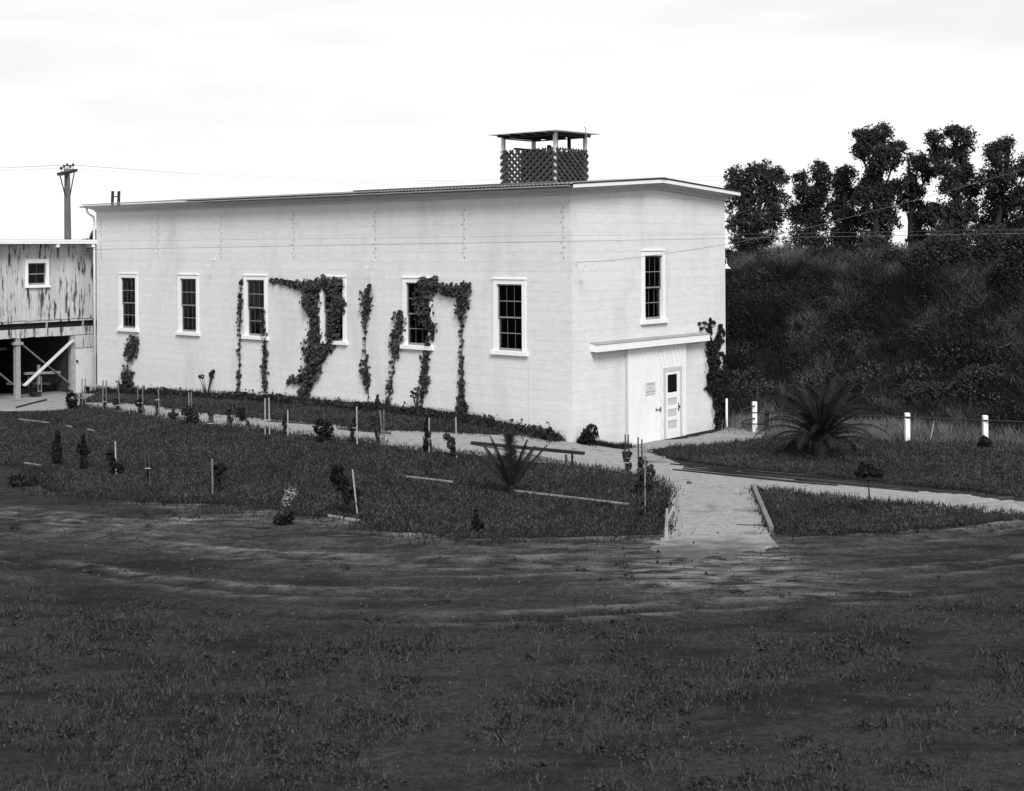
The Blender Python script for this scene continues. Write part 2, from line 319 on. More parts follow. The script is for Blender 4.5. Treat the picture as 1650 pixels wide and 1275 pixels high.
o = mesh_obj('levee', np.stack([LX, LY, LZ], -1).reshape(-1, 3).tolist(), q.tolist(), leveem, smooth=True); tag(o, 'steep overgrown levee bank behind the fence', kind='structure')
W0 = np.array([9.6, 49.6]) + EX[:2] * 44
a = W0 - EY[:2] * 3500; b = W0 + EY[:2] * 3500; c2 = b + EX[:2] * 4500; d2 = a + EX[:2] * 4500
o = mesh_obj('river', [(p[0], p[1], .9) for p in (a, c2 * 0 + d2, c2, b)], [(0, 1, 2, 3)], waterm()); tag(o, 'calm pale river beyond the levee', kind='structure')

# ================================================================== PUMPING PLANT
LEN, WID, HE = 25.25, 8.70, 7.86
plant = empty('pumping_plant', NEAR, TH)
tag(plant, 'large white board-sided pumping plant building with low gable roof', 'building')
WZ0, WZ1 = 3.07, 5.294          # window casing bottom (top of sill) and top
WINY = [22.94, 18.90, 14.80, 10.56, 6.45, 2.44]
WW = 1.33                        # over the casing
CS = .15                         # casing width
GW = (3.65, 4.95, 3.93, 6.152)   # gable window over the casing
holesL = [(c - WW / 2 + CS - .02, c + WW / 2 - CS + .02, WZ0 - .0, WZ1 - CS + .02) for c in WINY]
holesG = [(GW[0] + CS - .02, GW[1] - CS + .02, GW[2], GW[3] - CS + .02)]
def grid_wall(mb, lo, hi, z0, z1, holes, put):
    a = sorted({lo, hi, *[h[0] for h in holes], *[h[1] for h in holes]}); zz = sorted({z0, z1, *[h[2] for h in holes], *[h[3] for h in holes]})
    for i in range(len(a) - 1):
        for j in range(len(zz) - 1):
            ca, cz = (a[i] + a[i + 1]) / 2, (zz[j] + zz[j + 1]) / 2
            if any(h[0] < ca < h[1] and h[2] < cz < h[3] for h in holes): continue
            put(mb, a[i], a[i + 1], zz[j], zz[j + 1])
core = MB()
grid_wall(core, .03, LEN - .03, -.8, HE + .1, holesL, lambda m, a, b, c, d: m.box((.024, a, c), (.16, b, d)))
grid_wall(core, .17, WID - .17, -.8, HE + .1, holesG, lambda m, a, b, c, d: m.box((a, .024, c), (b, .16, d)))
core.box((WID - .16, .024, -.8), (WID, LEN, HE + .1)); core.box((.17, LEN - .16, -.8), (WID - .17, LEN, HE + .1))
core.prism([(.1, HE + .1), (WID - .1, HE + .1), (WID / 2, HE + .36)], 1, .03, .15)
core.obj('wall', paint, plant)
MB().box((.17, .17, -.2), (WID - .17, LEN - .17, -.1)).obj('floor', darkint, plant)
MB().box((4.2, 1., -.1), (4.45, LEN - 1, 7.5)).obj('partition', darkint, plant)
MB().box((.5, 18.72, 3.0), (.56, 18.98, 5.3)).obj('inner_column', trim, plant)
# siding boards, one object each
CH = .30
def siding(lo, hi, holes, put, z0=-.16, z1=HE):
    k = 0; z = z0
    while z < z1 - .02:
        t = min(z + CH, z1); pieces = []
        cuts = [lo + .0]; x = lo + random.uniform(2.2, 5.2)
        while x < hi - 1.5: cuts.append(x); x += random.uniform(4.2, 5.6)
        cuts.append(hi)
        segs = [(cuts[i], cuts[i + 1]) for i in range(len(cuts) - 1)]
        hs = [h for h in holes if h[2] < t - .001 and h[3] > z + .001]
        for a, b in segs:
            parts = [(a, b)]
            for h in hs:
                nw = []
                for p, q in parts:
                    if h[1] <= p or h[0] >= q: nw.append((p, q)); continue
                    if h[0] > p: nw.append((p, h[0]))
                    if h[1] < q: nw.append((h[1], q))
                parts = nw
            pieces += [(p, q, z, t) for p, q in parts if q - p > .03]
        for h in hs:
            if h[2] > z + .01: pieces.append((h[0], h[1], z, h[2]))
            if h[3] < t - .01: pieces.append((h[0], h[1], h[3], t))
        for p, q, c, d in pieces: put(p + .0015, q - .0015, c + .0014, d - .0014)
        z = t
siding(-.001, LEN, holesL, lambda a, b, c, d: MB().box((-.0015 * random.random(), a, c), (.0215, b, d)).obj('board', paint, plant))
siding(.025, WID, holesG, lambda a, b, c, d: MB().box((a, -.0015 * random.random(), c), (b, .0215, d)).obj('board', paint, plant))
MB().prism([(.03, HE + .003), (WID - .03, HE + .003), (WID / 2, HE + .28)], 1, -.001, .0215).obj('gable_board', paint, plant)
# foundation kerb below the gable boards
MB().box((-.03, -.05, -.8), (WID + .02, .023, -.165)).obj('foundation', gmat('concrete', .25, .35, 4), plant)
# cornice
PROF = [(0, 7.86), (.045, 7.86), (.045, 7.925), (.085, 7.94), (.10, 7.965), (.17, 7.985), (.20, 8.01), (.31, 8.03), (.355, 8.04)]
RISE = .30
def rise(x): return max(-.02, RISE * (1 - abs(x - WID / 2) / (WID / 2)))
mb = MB(); n = len(PROF)
full = PROF + [(.355, 8.055), (0, 8.055)]; n = len(full)
mb.add([(-o, -o, z) for o, z in full] + [(-o, LEN + o, z) for o, z in full], [tuple(range(n))] + [tuple(range(n, 2 * n))[::-1]] + [(i, n + i, n + (i + 1) % n, (i + 1) % n) for i in range(n)])
mb.obj('cornice', cornm, plant)
mb = MB(); st = [0, WID / 2, WID]
V = []
for k, x in enumerate(st):
    for o, z in full:
        xx = x + (-o if k == 0 else o if k == 2 else 0); V.append((xx, -o - .001, z + (RISE if k == 1 else 0) ))
mb.add(V, [tuple(range(n))[::-1], tuple(range(2 * n, 3 * n))] + [(k * n + i, k * n + (i + 1) % n, (k + 1) * n + (i + 1) % n, (k + 1) * n + i) for k in range(2) for i in range(n)])
mb.obj('rake_cornice', cornm, plant)
V = []; fp = [(.357, 8.045), (.395, 8.045), (.395, 8.15), (.357, 8.15)]
for k, x in enumerate(st):
    for o, z in fp: V.append((x + (-o if k == 0 else o if k == 2 else 0), -o, z + (RISE if k == 1 else 0)))
MB().add(V, [(3, 2, 1, 0), (8, 9, 10, 11)] + [(k * 4 + i, k * 4 + (i + 1) % 4, k * 4 + 4 + (i + 1) % 4, k * 4 + 4 + i) for k in range(2) for i in range(4)]).obj('rake_fascia', trim, plant)
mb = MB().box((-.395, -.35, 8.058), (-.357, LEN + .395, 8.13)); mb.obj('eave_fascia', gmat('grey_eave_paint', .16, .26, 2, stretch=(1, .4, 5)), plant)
# corrugated roof
for sgn in (0, 1):
    yy = np.arange(-.43, LEN + .43, .04); v = []
    for y in yy:
        wv = .014 * math.sin(2 * math.pi * y / .16)
        for x in (-.45, WID / 2):
            zz = 8.165 + (.32 * (x + .45) / (WID / 2 + .45)); X = x if sgn == 0 else WID - x
            v += [(X, y, zz + wv), (X, y, zz + wv + .012)]
    f = []
    for i in range(len(yy) - 1):
        a = i * 4; b = a + 4
        f += [(a, b, b + 2, a + 2), (a + 1, a + 3, b + 3, b + 1), (a, a + 1, b + 1, b), (a + 2, b + 2, b + 3, a + 3)]
    mesh_obj('roof_sheet', v, f, roofm, plant)
MB().prism([(WID / 2 - .16, 8.475), (WID / 2, 8.495), (WID / 2 + .16, 8.475), (WID / 2, 8.52)], 1, -.45, LEN + .45).obj('ridge_cap', roofm, plant)
# windows
def window(name, parent, place, w0, w1, z0, z1, cols, rows, panes=True, rec=.05, sillw=.08, sillh=.13):
    """place(a, depth, z): a along the wall, depth outward from the siding"""
    def bx(m, a0, a1, d0, d1, c, d):
        p = place(a0, d0, c); q = place(a1, d1, d); return m.box([min(i, j) for i, j in zip(p, q)], [max(i, j) for i, j in zip(p, q)])
    fr = MB(); bx(fr, w0, w0 + CS, -.10, .035, z0, z1); bx(fr, w1 - CS, w1, -.10, .035, z0, z1); bx(fr, w0 + CS, w1 - CS, -.10, .033, z1 - CS, z1)
    bx(fr, w0 - .02, w1 + .02, -.01, .06, z1 + .001, z1 + .03)
    o = fr.obj(name, trim, parent)
    bx(MB(), w0 - sillw, w1 + sillw, -.10, .09, z0 - sillh, z0 - .001).obj('sill', trim, o)
    a0, a1 = w0 + CS, w1 - CS; top = z1 - CS; mid = (z0 + top) / 2
    for k, (c, d, dep) in enumerate(((z0, mid + .02, -.075), (mid - .02, top, -.035))):
        s = MB(); e = .045; ex = .03 if k == 0 else 0
        bx(s, a0, a0 + e + ex * .4, dep - .03, dep, c, d); bx(s, a1 - e, a1, dep - .03, dep, c, d)
        bx(s, a0 + e, a1 - e, dep - .03, dep, c, c + e + (.03 if k == 0 else 0)); bx(s, a0 + e, a1 - e, dep - .03, dep, d - e, d)
        so = s.obj('sash', muntm, o)
        i0, i1, j0, j1 = a0 + e, a1 - e, c + e + (.03 if k == 0 else 0), d - e; r2 = rows // 2; b = .024
        for r in range(1, r2): bx(MB(), i0, i1, dep - .025, dep - .002, j0 + (j1 - j0) * r / r2 - b / 2, j0 + (j1 - j0) * r / r2 + b / 2).obj('muntin', muntm, o)
        for r in range(1, cols): bx(MB(), i0 + (i1 - i0) * r / cols - b * .35, i0 + (i1 - i0) * r / cols + b * .35, dep - .024, dep - .004, j0, j1).obj('muntin', muntv, o)
        for r in range(r2):
            for q in range(cols):
                bx(MB(), i0 + (i1 - i0) * q / cols + .006, i0 + (i1 - i0) * (q + 1) / cols - .006, dep - .018, dep - .013, j0 + (j1 - j0) * r / r2 + .006, j0 + (j1 - j0) * (r + 1) / r2 - .006).obj('pane', glassm, o)
    return o
for c in WINY: window('window', plant, lambda a, d, z: (-d, a, z), c - WW / 2, c + WW / 2, WZ0, WZ1, 3, 4)
window('window', plant, lambda a, d, z: (a, -d, z), GW[0], GW[1], GW[2], GW[3], 3, 4)
# bolted seams
for y in (24.9, 20.88, 16.85, 12.66, 8.44, 4.36, .315):
    MB().box((-.0065, y - .007, 5.95), (-.0035, y + .007, 7.55)).obj('seam_strip', gmat('seam_paint', .42, .5, 5), plant)
    m = MB()
    for k in range(11):
        if k == 5: continue
        yy = y + (.065 if k % 2 else -.045); m.tube([(-.001, yy, 5.98 + k * .152), (-.022, yy, 5.98 + k * .152)], .016, 6)
    tag(m.obj('bolt_row', gmat('painted_bolts', .16, .26, 9), plant), kind='stuff')
# faint seam lower right of last window, downspout, hinge plate under eaves
MB().box((-.0065, 1.70, .3), (-.0035, 1.708, 2.9)).obj('seam_strip', MATS['seam_paint'], plant)
MB().tube([(-.33, LEN + .18, 8.05), (-.33, LEN + .18, 7.9), (-.26, LEN + .16, 7.8), (-.08, LEN + .08, 7.66), (-.06, LEN + .07, 7.5), (-.06, LEN + .07, .35)], .05, 8).obj('downspout', trim, plant, True)
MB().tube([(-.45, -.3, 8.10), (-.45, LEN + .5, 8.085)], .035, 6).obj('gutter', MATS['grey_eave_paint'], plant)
# sliding double door
DX0, DXM, DX1, DT = 2.80, 4.44, 6.09, 3.07
def plank_door(name, a, b, slope, hole=None):
    d = MB().box((a, -.045, -.13), (b, -.0045, DT)).obj(name, doorp, plant)
    # diagonal boards clipped to the leaf (and kept clear of the wicket door)
    wd = .24; k = -30
    def clip(poly, f):
        o = []
        for i in range(len(poly)):
            p, q = poly[i], poly[(i + 1) % len(poly)]; fp_, fq = f(p), f(q)
            if fp_ >= 0: o.append(p)
            if (fp_ >= 0) != (fq >= 0): t = fp_ / (fp_ - fq); o.append((p[0] + t * (q[0] - p[0]), p[1] + t * (q[1] - p[1])))
        return o
    rects = [(a + .11, b - .11, -.12, DT - .005)]
    if hole:
        h0, h1, hz = hole; rects = [(a + .06, h0, -.12, DT - .005), (h0, h1, hz, DT - .005), (h1, b - .11, -.12, DT - .005)]
    for r in rects:
        for k in range(-16, 30):
            o0 = a + k * wd; o1 = o0 + wd - .016          # strip: x - slope*z between o0 and o1
            poly = [(r[0], r[2]), (r[1], r[2]), (r[1], r[3]), (r[0], r[3])]
            for f in (lambda p: p[0] - slope * p[1] - o0, lambda p: o1 - (p[0] - slope * p[1])):
                poly = clip(poly, f)
                if len(poly) < 3: break
            if len(poly) < 3: continue
            ar = abs(sum(poly[i][0] * poly[(i + 1) % len(poly)][1] - poly[(i + 1) % len(poly)][0] * poly[i][1] for i in range(len(poly)))) / 2
            if ar < .004: continue
            MB().prism(poly, 1, -.062, -.0455).obj('board', doorp, d)
    for c0, c1 in ((a, a + .105), (b - .105, b)):
        if hole and c0 == a: continue
        MB().box((c0, -.066, -.13), (c1, -.046, DT - .004)).obj('stile', trim, d)
    return d
left_leaf = plank_door('sliding_door', DX0, DXM - .012, .42)
right_leaf = plank_door('sliding_door', DXM + .012, DX1, -.42, (4.76, 5.82, 2.33))
MB().box((2.70, -.05, -.13), (2.79, -.003, DT)).obj('door_jamb', casing, plant)
m = MB().box((4.30, -.085, 1.0), (4.56, -.067, 1.025)); m.box((4.30, -.10, .97), (4.325, -.067, 1.055)); m.box((4.53, -.11, .94), (4.57, -.067, 1.08)); m.obj('latch', gmat('latch_iron', .12, .2, 9), right_leaf)
# wicket door inside the right leaf
m = MB().box((4.765, -.085, -.05), (4.87, -.0465, 2.325)); m.box((5.70, -.085, -.05), (5.815, -.0465, 2.325)); m.box((4.871, -.084, 2.19), (5.699, -.0465, 2.325)); m.obj('wicket_casing', casing, right_leaf)
wk = MB(); A0, A1 = 4.872, 5.698
for c, d in ((.0, .30), (.58, .70), (.95, 1.08), (1.32, 1.50), (2.09, 2.188)): wk.box((A0, -.075, c), (A1, -.047, d))
for c, d in ((.30, .58), (.70, .95), (1.08, 1.32), (1.50, 2.09)): wk.box((A0, -.075, c), (A0 + .11, -.047, d)); wk.box((A1 - .155, -.075, c), (A1, -.047, d))
wk = wk.obj('wicket_door', trim, right_leaf)
for c, d in ((.302, .578), (.702, .948), (1.082, 1.318)): MB().box((A0 + .112, -.060, c), (A1 - .157, -.047, d)).obj('panel', casing, wk)
MB().box((A0 + .112, -.062, 1.502), (A1 - .157, -.050, 2.088)).obj('pane', gmat('dark_glass', .008, .012, 3, rough=.12, spec=.5), wk)
m = MB().lathe((0, 0, 0), [(.03, 0), (.03, .02)], 8); MB().tube([(5.62, -.076, 1.0), (5.62, -.13, 1.0)], [.02, .035], 8).box((5.595, -.082, .86), (5.645, -.0755, 1.12)).obj('door_knob', iron, wk)
MB().box((4.74, -.20, -.13), (5.85, -.067, -.055)).obj('door_step', lwood, right_leaf)
# notice
def text_mesh(body, size, loc, rot, m, name, parent):
    cu = bpy.data.curves.new(name, 'FONT'); cu.body = body; cu.size = size; cu.align_x = 'CENTER'; cu.align_y = 'CENTER'; cu.space_line = .95; cu.extrude = .001
    t = bpy.data.objects.new(name + '_curve', cu); dg = bpy.context.evaluated_depsgraph_get(); COL.objects.link(t); bpy.context.view_layer.update()
    me = bpy.data.meshes.new_from_object(t.evaluated_get(bpy.context.evaluated_depsgraph_get())); bpy.data.objects.remove(t)
    me.materials.clear(); me.materials.append(m); o = bpy.data.objects.new(name, me); COL.objects.link(o); o.parent = parent; o.location = loc; o.rotation_euler = rot; return o
sg = empty('notice_board', to_world((4.0, -.068, 1.54)), TH); tag(sg, 'small white lettered notice board on the sliding door', 'sign')
MB().box((-.27, -.012, 0), (.27, 0, .40)).obj('panel', gmat('sign_paint', .58, .64, 5), sg)
gl = gmat('faded_lettering', .12, .2, 20)
for z, tx, sz in ((.325, 'POSITIVELY', .088), (.205, 'NO', .088), (.085, 'ADMITTANCE', .082)): text_mesh(tx, sz, (0, -.0125, z), (math.pi / 2, 0, 0), gl, 'lettering', sg)
# canopy over the door track
m = MB().prism([(-.002, 3.10), (-.25, 3.09), (-.25, 3.30), (-.002, 3.36)], 0, .92, 7.30)
cn = m.obj('door_canopy', trim, plant)
MB().prism([(-.003, 3.365), (-.262, 3.305), (-.262, 3.318), (-.003, 3.378)], 0, .905, 7.315).obj('canopy_roof', gmat('canopy_felt', .22, .32, 5), cn)
# roof planks by the cupola
for k, (x0, x1, y0, y1) in enumerate(((5.6, 6.2, .8, 1.1), (-.30, -.1, 2.5, 9.2), (-.32, -.12, 0.4, 2.4))):
    o = MB().box((0, 0, 0), (x1 - x0, y1 - y0, .045)).obj('roof_plank', mwood); o.location = to_world((x0, y0, 8.225 if x0 < 0 else 8.62)); o.rotation_euler = (0, 0, TH)
    if k == 0: o.location = to_world((x0 - .3, y0, 8.50))
    tag(o, ('short loose plank on the roof ridge right of the lattice cupola', 'long loose plank lying along the eave left of the cupola', 'plank on the roof edge at the near corner')[k], 'plank')

# ------------------------------------------------------------------ lattice cupola
CX0, CX1, CY0, CY1, CZ0, CZ1, CZR = 3.475, 5.245, 3.35, 5.765, 8.43, 9.62, 10.20
cup = empty('lattice_cupola', to_world(((CX0 + CX1) / 2, (CY0 + CY1) / 2, CZ0)), TH)
tag(cup, 'square dark lattice cupola with pale hipped roof on the ridge', 'cupola')
hx, hy = (CX1 - CX0) / 2, (CY1 - CY0) / 2; zt, zr = CZ1 - CZ0, CZR - CZ0
for i in (-1, 1):
    for j in (-1, 1): MB().box((i * (hx - .06) - .055, j * (hy - .06) - .055, -.06), (i * (hx - .06) + .055, j * (hy - .06) + .055, zr - .05)).obj('post', postm, cup)
for y in (-.45, .12): MB().box((hx - .1, y - .05, 0), (hx - .02, y + .05, zr - .06)).obj('stud', dwood, cup)
MB().box((-hx - .02, -hy - .02, -.13), (hx + .02, hy + .02, -.03)).obj('base', mwood, cup)
def lattice(length, place, sp=.29):
    Hh = zt; wd = .085
    for sg_ in (1, -1):
        d = .0 if sg_ == 1 else .028; k = -Hh * 1.0
        k = -Hh / .80
        while k < length:
            # strip a = k + z/.8 (45-ish degrees), clipped to 0..length
            p = []
            for z in (0, Hh): p.append((k + z / .80, z))
            (a0, z0), (a1, z1) = p
            if a0 < 0: z0 = -k * .80; a0 = 0
            if a1 > length: z1 = (length - k) * .80; a1 = length
            if z1 - z0 > .05:
                if sg_ == -1: a0, a1 = length - a0, length - a1
                q0 = place(a0, d, z0); q1 = place(a1, d, z1); nrm = np.array(place(0, 1, 0)) - np.array(place(0, 0, 0))
                MB().bar(q0, q1, .026, wd, np.cross(np.array(q1) - np.array(q0), nrm)).obj('slat', latt, cup)
            k += sp
lattice(2 * hy, lambda a, d, z: (-hx - d, -hy + a, z)); lattice(2 * hx, lambda a, d, z: (-hx + a, -hy - d, z))
lattice(2 * hy, lambda a, d, z: (hx + d, -hy + a, z)); lattice(2 * hx, lambda a, d, z: (-hx + a, hy + d, z))
m = MB(); ov = .33
m.add([(-hx - ov, -hy - ov, zr - .03), (hx + ov, -hy - ov, zr - .03), (hx + ov, hy + ov, zr - .03), (-hx - ov, hy + ov, zr - .03),
       (-hx - ov, -hy - ov, zr + .01), (hx + ov, -hy - ov, zr + .01), (hx + ov, hy + ov, zr + .01), (-hx - ov, hy + ov, zr + .01), (0, -.35, zr + .34), (0, .35, zr + .34)],
      [(3, 2, 1, 0), (0, 1, 5, 4), (1, 2, 6, 5), (2, 3, 7, 6), (3, 0, 4, 7), (4, 5, 8), (5, 6, 9, 8), (6, 7, 9), (7, 4, 8, 9)])
m.obj('hip_roof', gmat('cupola_roof_iron', .72, .8, 3, rough=.5), cup)
for j in range(5): MB().box((-hx - .28, -hy + .1 + j * (2 * hy - .2) / 4 - .03, zr - .12), (hx + .28, -hy + .1 + j * (2 * hy - .2) / 4 + .03, zr - .032)).obj('rafter', dwood, cup)
for i in (-1, 1): MB().box((i * (hx - .03) - .04, -hy + .125, zr - .16), (i * (hx - .03) + .04, hy - .125, zr - .125)).obj('header', dwood, cup)
for i in (-1, 1): MB().box((-hx + .125, i * (hy - .03) - .04, zr - .16), (hx - .125, i * (hy - .03) + .04, zr - .125)).obj('header', dwood, cup)
MB().box((-.45, -hy + .14, 0), (hx - .15, .62, 1.1)).obj('dark_block', dwood, cup)  # block added so the inside looks dark behind the slats
MB().lathe((.15, -.1, 1.101), [(.34, 0), (.34, .05), (.08, .06), (.08, .27), (.05, .29)], 12).obj('inner_valve', dwood, cup)
MB().box((.1, .2, zt - .02), (.22, hy - .1, zt + .06)).obj('beam', dwood, cup)
MB().box((-hx + .1, hy - .55, zt + .03), (hx - .1, hy - .49, zt + .10)).obj('beam', dwood, cup)
MB().tube([(.3, -hy - ov - .02, zr - .02), (.3, -hy - ov - .05, zr + .1), (.22, -hy - ov - .04, zr + .16)], .012, 5).obj('wire_hook', iron, cup)

# ------------------------------------------------------------------ gooseneck lamps on the walls
def lamp(locl, outd, label, arm=.45, drop=.22, sc=1., lm=None):
    lm = lm or casing
    o = empty('wall_lamp', to_world(locl), TH); tag(o, label, 'lamp', 'gooseneck lamps on the plant walls')
    ox, oy = outd
    MB().tube([(0, 0, 0), (ox * arm * .75, oy * arm * .75, .02), (ox * arm * .95, oy * arm * .95, -.02), (ox * arm, oy * arm, -.09), (ox * arm, oy * arm, -drop + .02)], .012 * sc, 6).obj('arm', lm, o, True)
    MB().lathe((ox * arm, oy * arm, -drop), [(.13 * sc, -.07 * sc), (.135 * sc, -.06 * sc), (.06 * sc, -.01), (.035 * sc, .05 * sc), (.02, .08 * sc)], 14).obj('shade', lm, o, True)
    MB().tube([(ox * .012, oy * .012, 0), (-ox * .004, -oy * .004, 0)], .04, 8).obj('wall_plate', trim, o)
lamp((WID + .004, .35, on_gable(1168, 416)[2]), (1, 0), 'white gooseneck lamp sticking out past the right corner', .66, .3, 1.15, trim)
lamp((.22, -.006, on_gable(928, 424)[2]), (.1, -1), 'small lamp on the gable wall beside the near corner', .3, .2, .6)
p = on_long(346, 419); lamp((-.006, p[1], p[2]), (-1, 0), 'small wall lamp above the left windows of the long wall', .3, .2, .6)
p = on_long(603, 420); lamp((-.006, p[1], p[2]), (-1, 0), 'small wall lamp below the bolts between the vines', .3, .2, .6)

# ================================================================== LEFT TIMBER BUILDING
YB = LEN + .55
ann = empty('raised_shed', to_world((-4, YB, .25)), TH); tag(ann, 'peeling timber shed raised on braced posts at the left edge', 'building')
OFF = np.array([-4, YB, .25])
def A(x, y, z): return (x - OFF[0], y - OFF[1], z - OFF[2])
def G(u, v): p = on_gable(u, v, YB); return p[0], p[2]
def abox(m, x0, x1, y0, y1, z0, z1): return m.box(A(x0, YB + y0, z0), A(x1, YB + y1, z1))
XL, XR = -9.5, .9
ZF = G(90, 388)[1]; ZW = 3.42; ZB = 3.08; ZS = 2.74
wx0, wz1 = G(40, 419); wx1, wz0 = G(79, 463)
m = MB()
grid_wall(m, XL, XR, ZW - .1, ZF - .1, [(wx0 + .1, wx1 - .1, wz0 + .1, wz1 - .1)], lambda mm, a, b, c, d: abox(mm, a, b, .03, .15, c, d))
abox(m, XL, XL + .12, .15, 7, ZW - .1, ZF - .1); abox(m, XR - .12, XR, .15, 7, ZW - .1, ZF - .1); abox(m, XL, XR, 6.9, 7.0, ZW - .1, ZF - .1); m.obj('wall', peel, ann)
x = XL
while x < XR - .05:
    wd = random.choice((.19, .22, .24)); x1 = min(x + wd, XR); dz = random.uniform(-.02, .02); th = random.uniform(-.006, .004)
    if x1 > wx0 + .06 and x < wx1 - .06:
        for a, b in ((ZW + dz, wz0 + .06), (wz1 - .06, ZF - .12)): abox(MB(), x + .004, x1 - .004, th, .028, a, b).obj('board', peel, ann)
    else: abox(MB(), x + .004, x1 - .004, th, .028, ZW + dz, ZF - .12).obj('board', peel, ann)
    x = x1
x = XL
while x < XR - .05:
    wd = random.choice((.15, .19, .22)); x1 = min(x + wd, XR); abox(MB(), x + .004, x1 - .004, -.005, .02, ZS + random.uniform(-.015, .015), ZB).obj('skirt_board', peel, ann); x = x1
abox(MB(), XL, XR, .25, 6.8, ZB - .12, ZW - .11).obj('floor_deck', dwood, ann)
abox(MB(), XL, XR, .12, .249, ZB + .001, ZW - .1).obj('rim_beam', darkint, ann)  # shade of the gap under the wall is put into the beam colour
abox(MB(), XL, XR, .021, .11, ZS + .12, ZB - .001).obj('girder', dwood, ann)
for u in (76.5, 135): xx = G(u, 518)[0]; abox(MB(), xx - .03, xx + .03, .04, .119, ZB + .003, ZW + .0).obj('block', lwood, ann)
ovh = -.55
m = MB(); abox(m, XL, XR, ovh, 7.3, ZF - .035, ZF + .045); m.obj('roof', lwood, ann); abox(MB(), XL, XR, ovh - .03, ovh - .001, ZF - .13, ZF + .03).obj('fascia', trim, ann)
for u in (82, 139): xx = G(u, 396)[0]; MB().prism([(ovh + .0 + YB - OFF[1], ZF - .04 - OFF[2]), (YB - .0 - OFF[1], ZF - .04 - OFF[2]), (YB - OFF[1], ZF - .3 - OFF[2]), (ovh + YB - OFF[1], ZF - .27 - OFF[2])], 0, xx - .07 - OFF[0], xx + .07 - OFF[0]).obj('rafter_tail', trim, ann)
m = MB(); CS_ = CS; CS = .13
def shed_place(a, d, z): return A(a, YB - d, z)
window('window', ann, shed_place, wx0, wx1, wz0 + .11, wz1, 2, 2, sillw=.02, sillh=.11); CS = CS_
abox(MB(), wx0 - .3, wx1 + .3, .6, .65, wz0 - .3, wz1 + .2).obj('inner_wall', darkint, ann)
# posts, braces, lower door
gl0 = .22
xp = [G(30, 600)[0], G(118.5, 600)[0], G(-62, 600)[0]]
for k, xx in enumerate(xp): abox(MB(), xx - .1, xx + .1, .021, .22, gl0 - .4, ZS + .119).obj('post', lwood, ann)
for xx in xp[:1]: abox(MB(), xx - .18, xx + .2, -.03, .26, ZS - .28, ZS - .17).obj('post_cap', lwood, ann)
def AG(u, v, d): p = G(u, v); return A(p[0], YB + d, p[1])
MB().bar(AG(38, 622, -.03), AG(117, 548, -.03), .05, .2, (0, -1, 0)).obj('brace', gmat('whitewashed_timber', .5, .62, 5), ann)
MB().bar(AG(34, 552, .16), AG(117, 620, .16), .05, .13, (0, -1, 0)).obj('brace', mwood, ann)
MB().bar(AG(-60, 552, .16), AG(24, 620, .16), .05, .13, (0, -1, 0)).obj('brace', mwood, ann)
dx0, dz1 = G(121.5, 561); dx1 = XR
abox(MB(), dx0, dx1, .05, .1, gl0 - .3, dz1 - .01).obj('lower_door', gmat('pale_door', .55, .62, 3), ann)
x = dx0
while x < dx1 - .02: x1 = min(x + .2, dx1); abox(MB(), x + .004, x1 - .004, .02, .09, dz1, ZS + .119).obj('header_board', peel, ann); x = x1
xh, zh = G(124.5, 582); abox(MB(), xh - .03, xh + .05, 0, .049, zh - .05, zh + .04).obj('hinge', iron, ann)
abox(MB(), XL, XR, 5.2, 5.3, gl0 - .5, ZS + .2).obj('back_wall', gmat('shaded_boards', .006, .014, 5, stretch=(4, 4, .5)), ann)  # undercroft shade is put into the near-black board colour
abox(MB(), XL, XL + .1, .3, 5.2, gl0 - .4, ZS + .2).obj('unseen_wall', dwood, ann)  # out-of-view wall added to keep light out of the undercroft
abox(MB(), XL, XR, .3, 5.2, gl0 - .5, gl0 - .02).obj('earth_floor', soil, ann)  # soil floor added to darken the undercroft
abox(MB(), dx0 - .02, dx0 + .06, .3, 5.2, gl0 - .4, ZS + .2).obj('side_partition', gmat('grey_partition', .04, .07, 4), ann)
for k, (u0, u1, v, d) in enumerate(((50, 63, 567, 2.6), (58, 116, 604, .9), (42, 112, 622, 1.5))):
    MB().bar(AG(u0, v, d), AG(u1, v - (2 if k == 1 else 0), d), .12, .1).obj('rail_timber', lwood if k == 1 else mwood, ann)
MB().bar(AG(82, 590, .95), AG(82, 622, .95), .1, .1, (0, 1, 0)).obj('strut', lwood, ann)
# machinery inside the undercroft
pm = empty('pump_machine', to_world((G(96, 610)[0], YB + 1.9, .22)), TH); tag(pm, 'dark piece of machinery under the raised shed', 'machine')
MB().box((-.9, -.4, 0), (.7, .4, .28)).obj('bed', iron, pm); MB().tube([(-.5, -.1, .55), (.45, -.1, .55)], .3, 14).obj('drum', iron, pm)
MB().tube([(.55, -.45, .5), (.55, -.38, .5)], .36, 18).obj('flywheel', iron, pm); MB().tube([(-.2, 0, .8), (-.2, 0, 1.15), (.1, 0, 1.3)], .08, 8).obj('pipe', iron, pm)
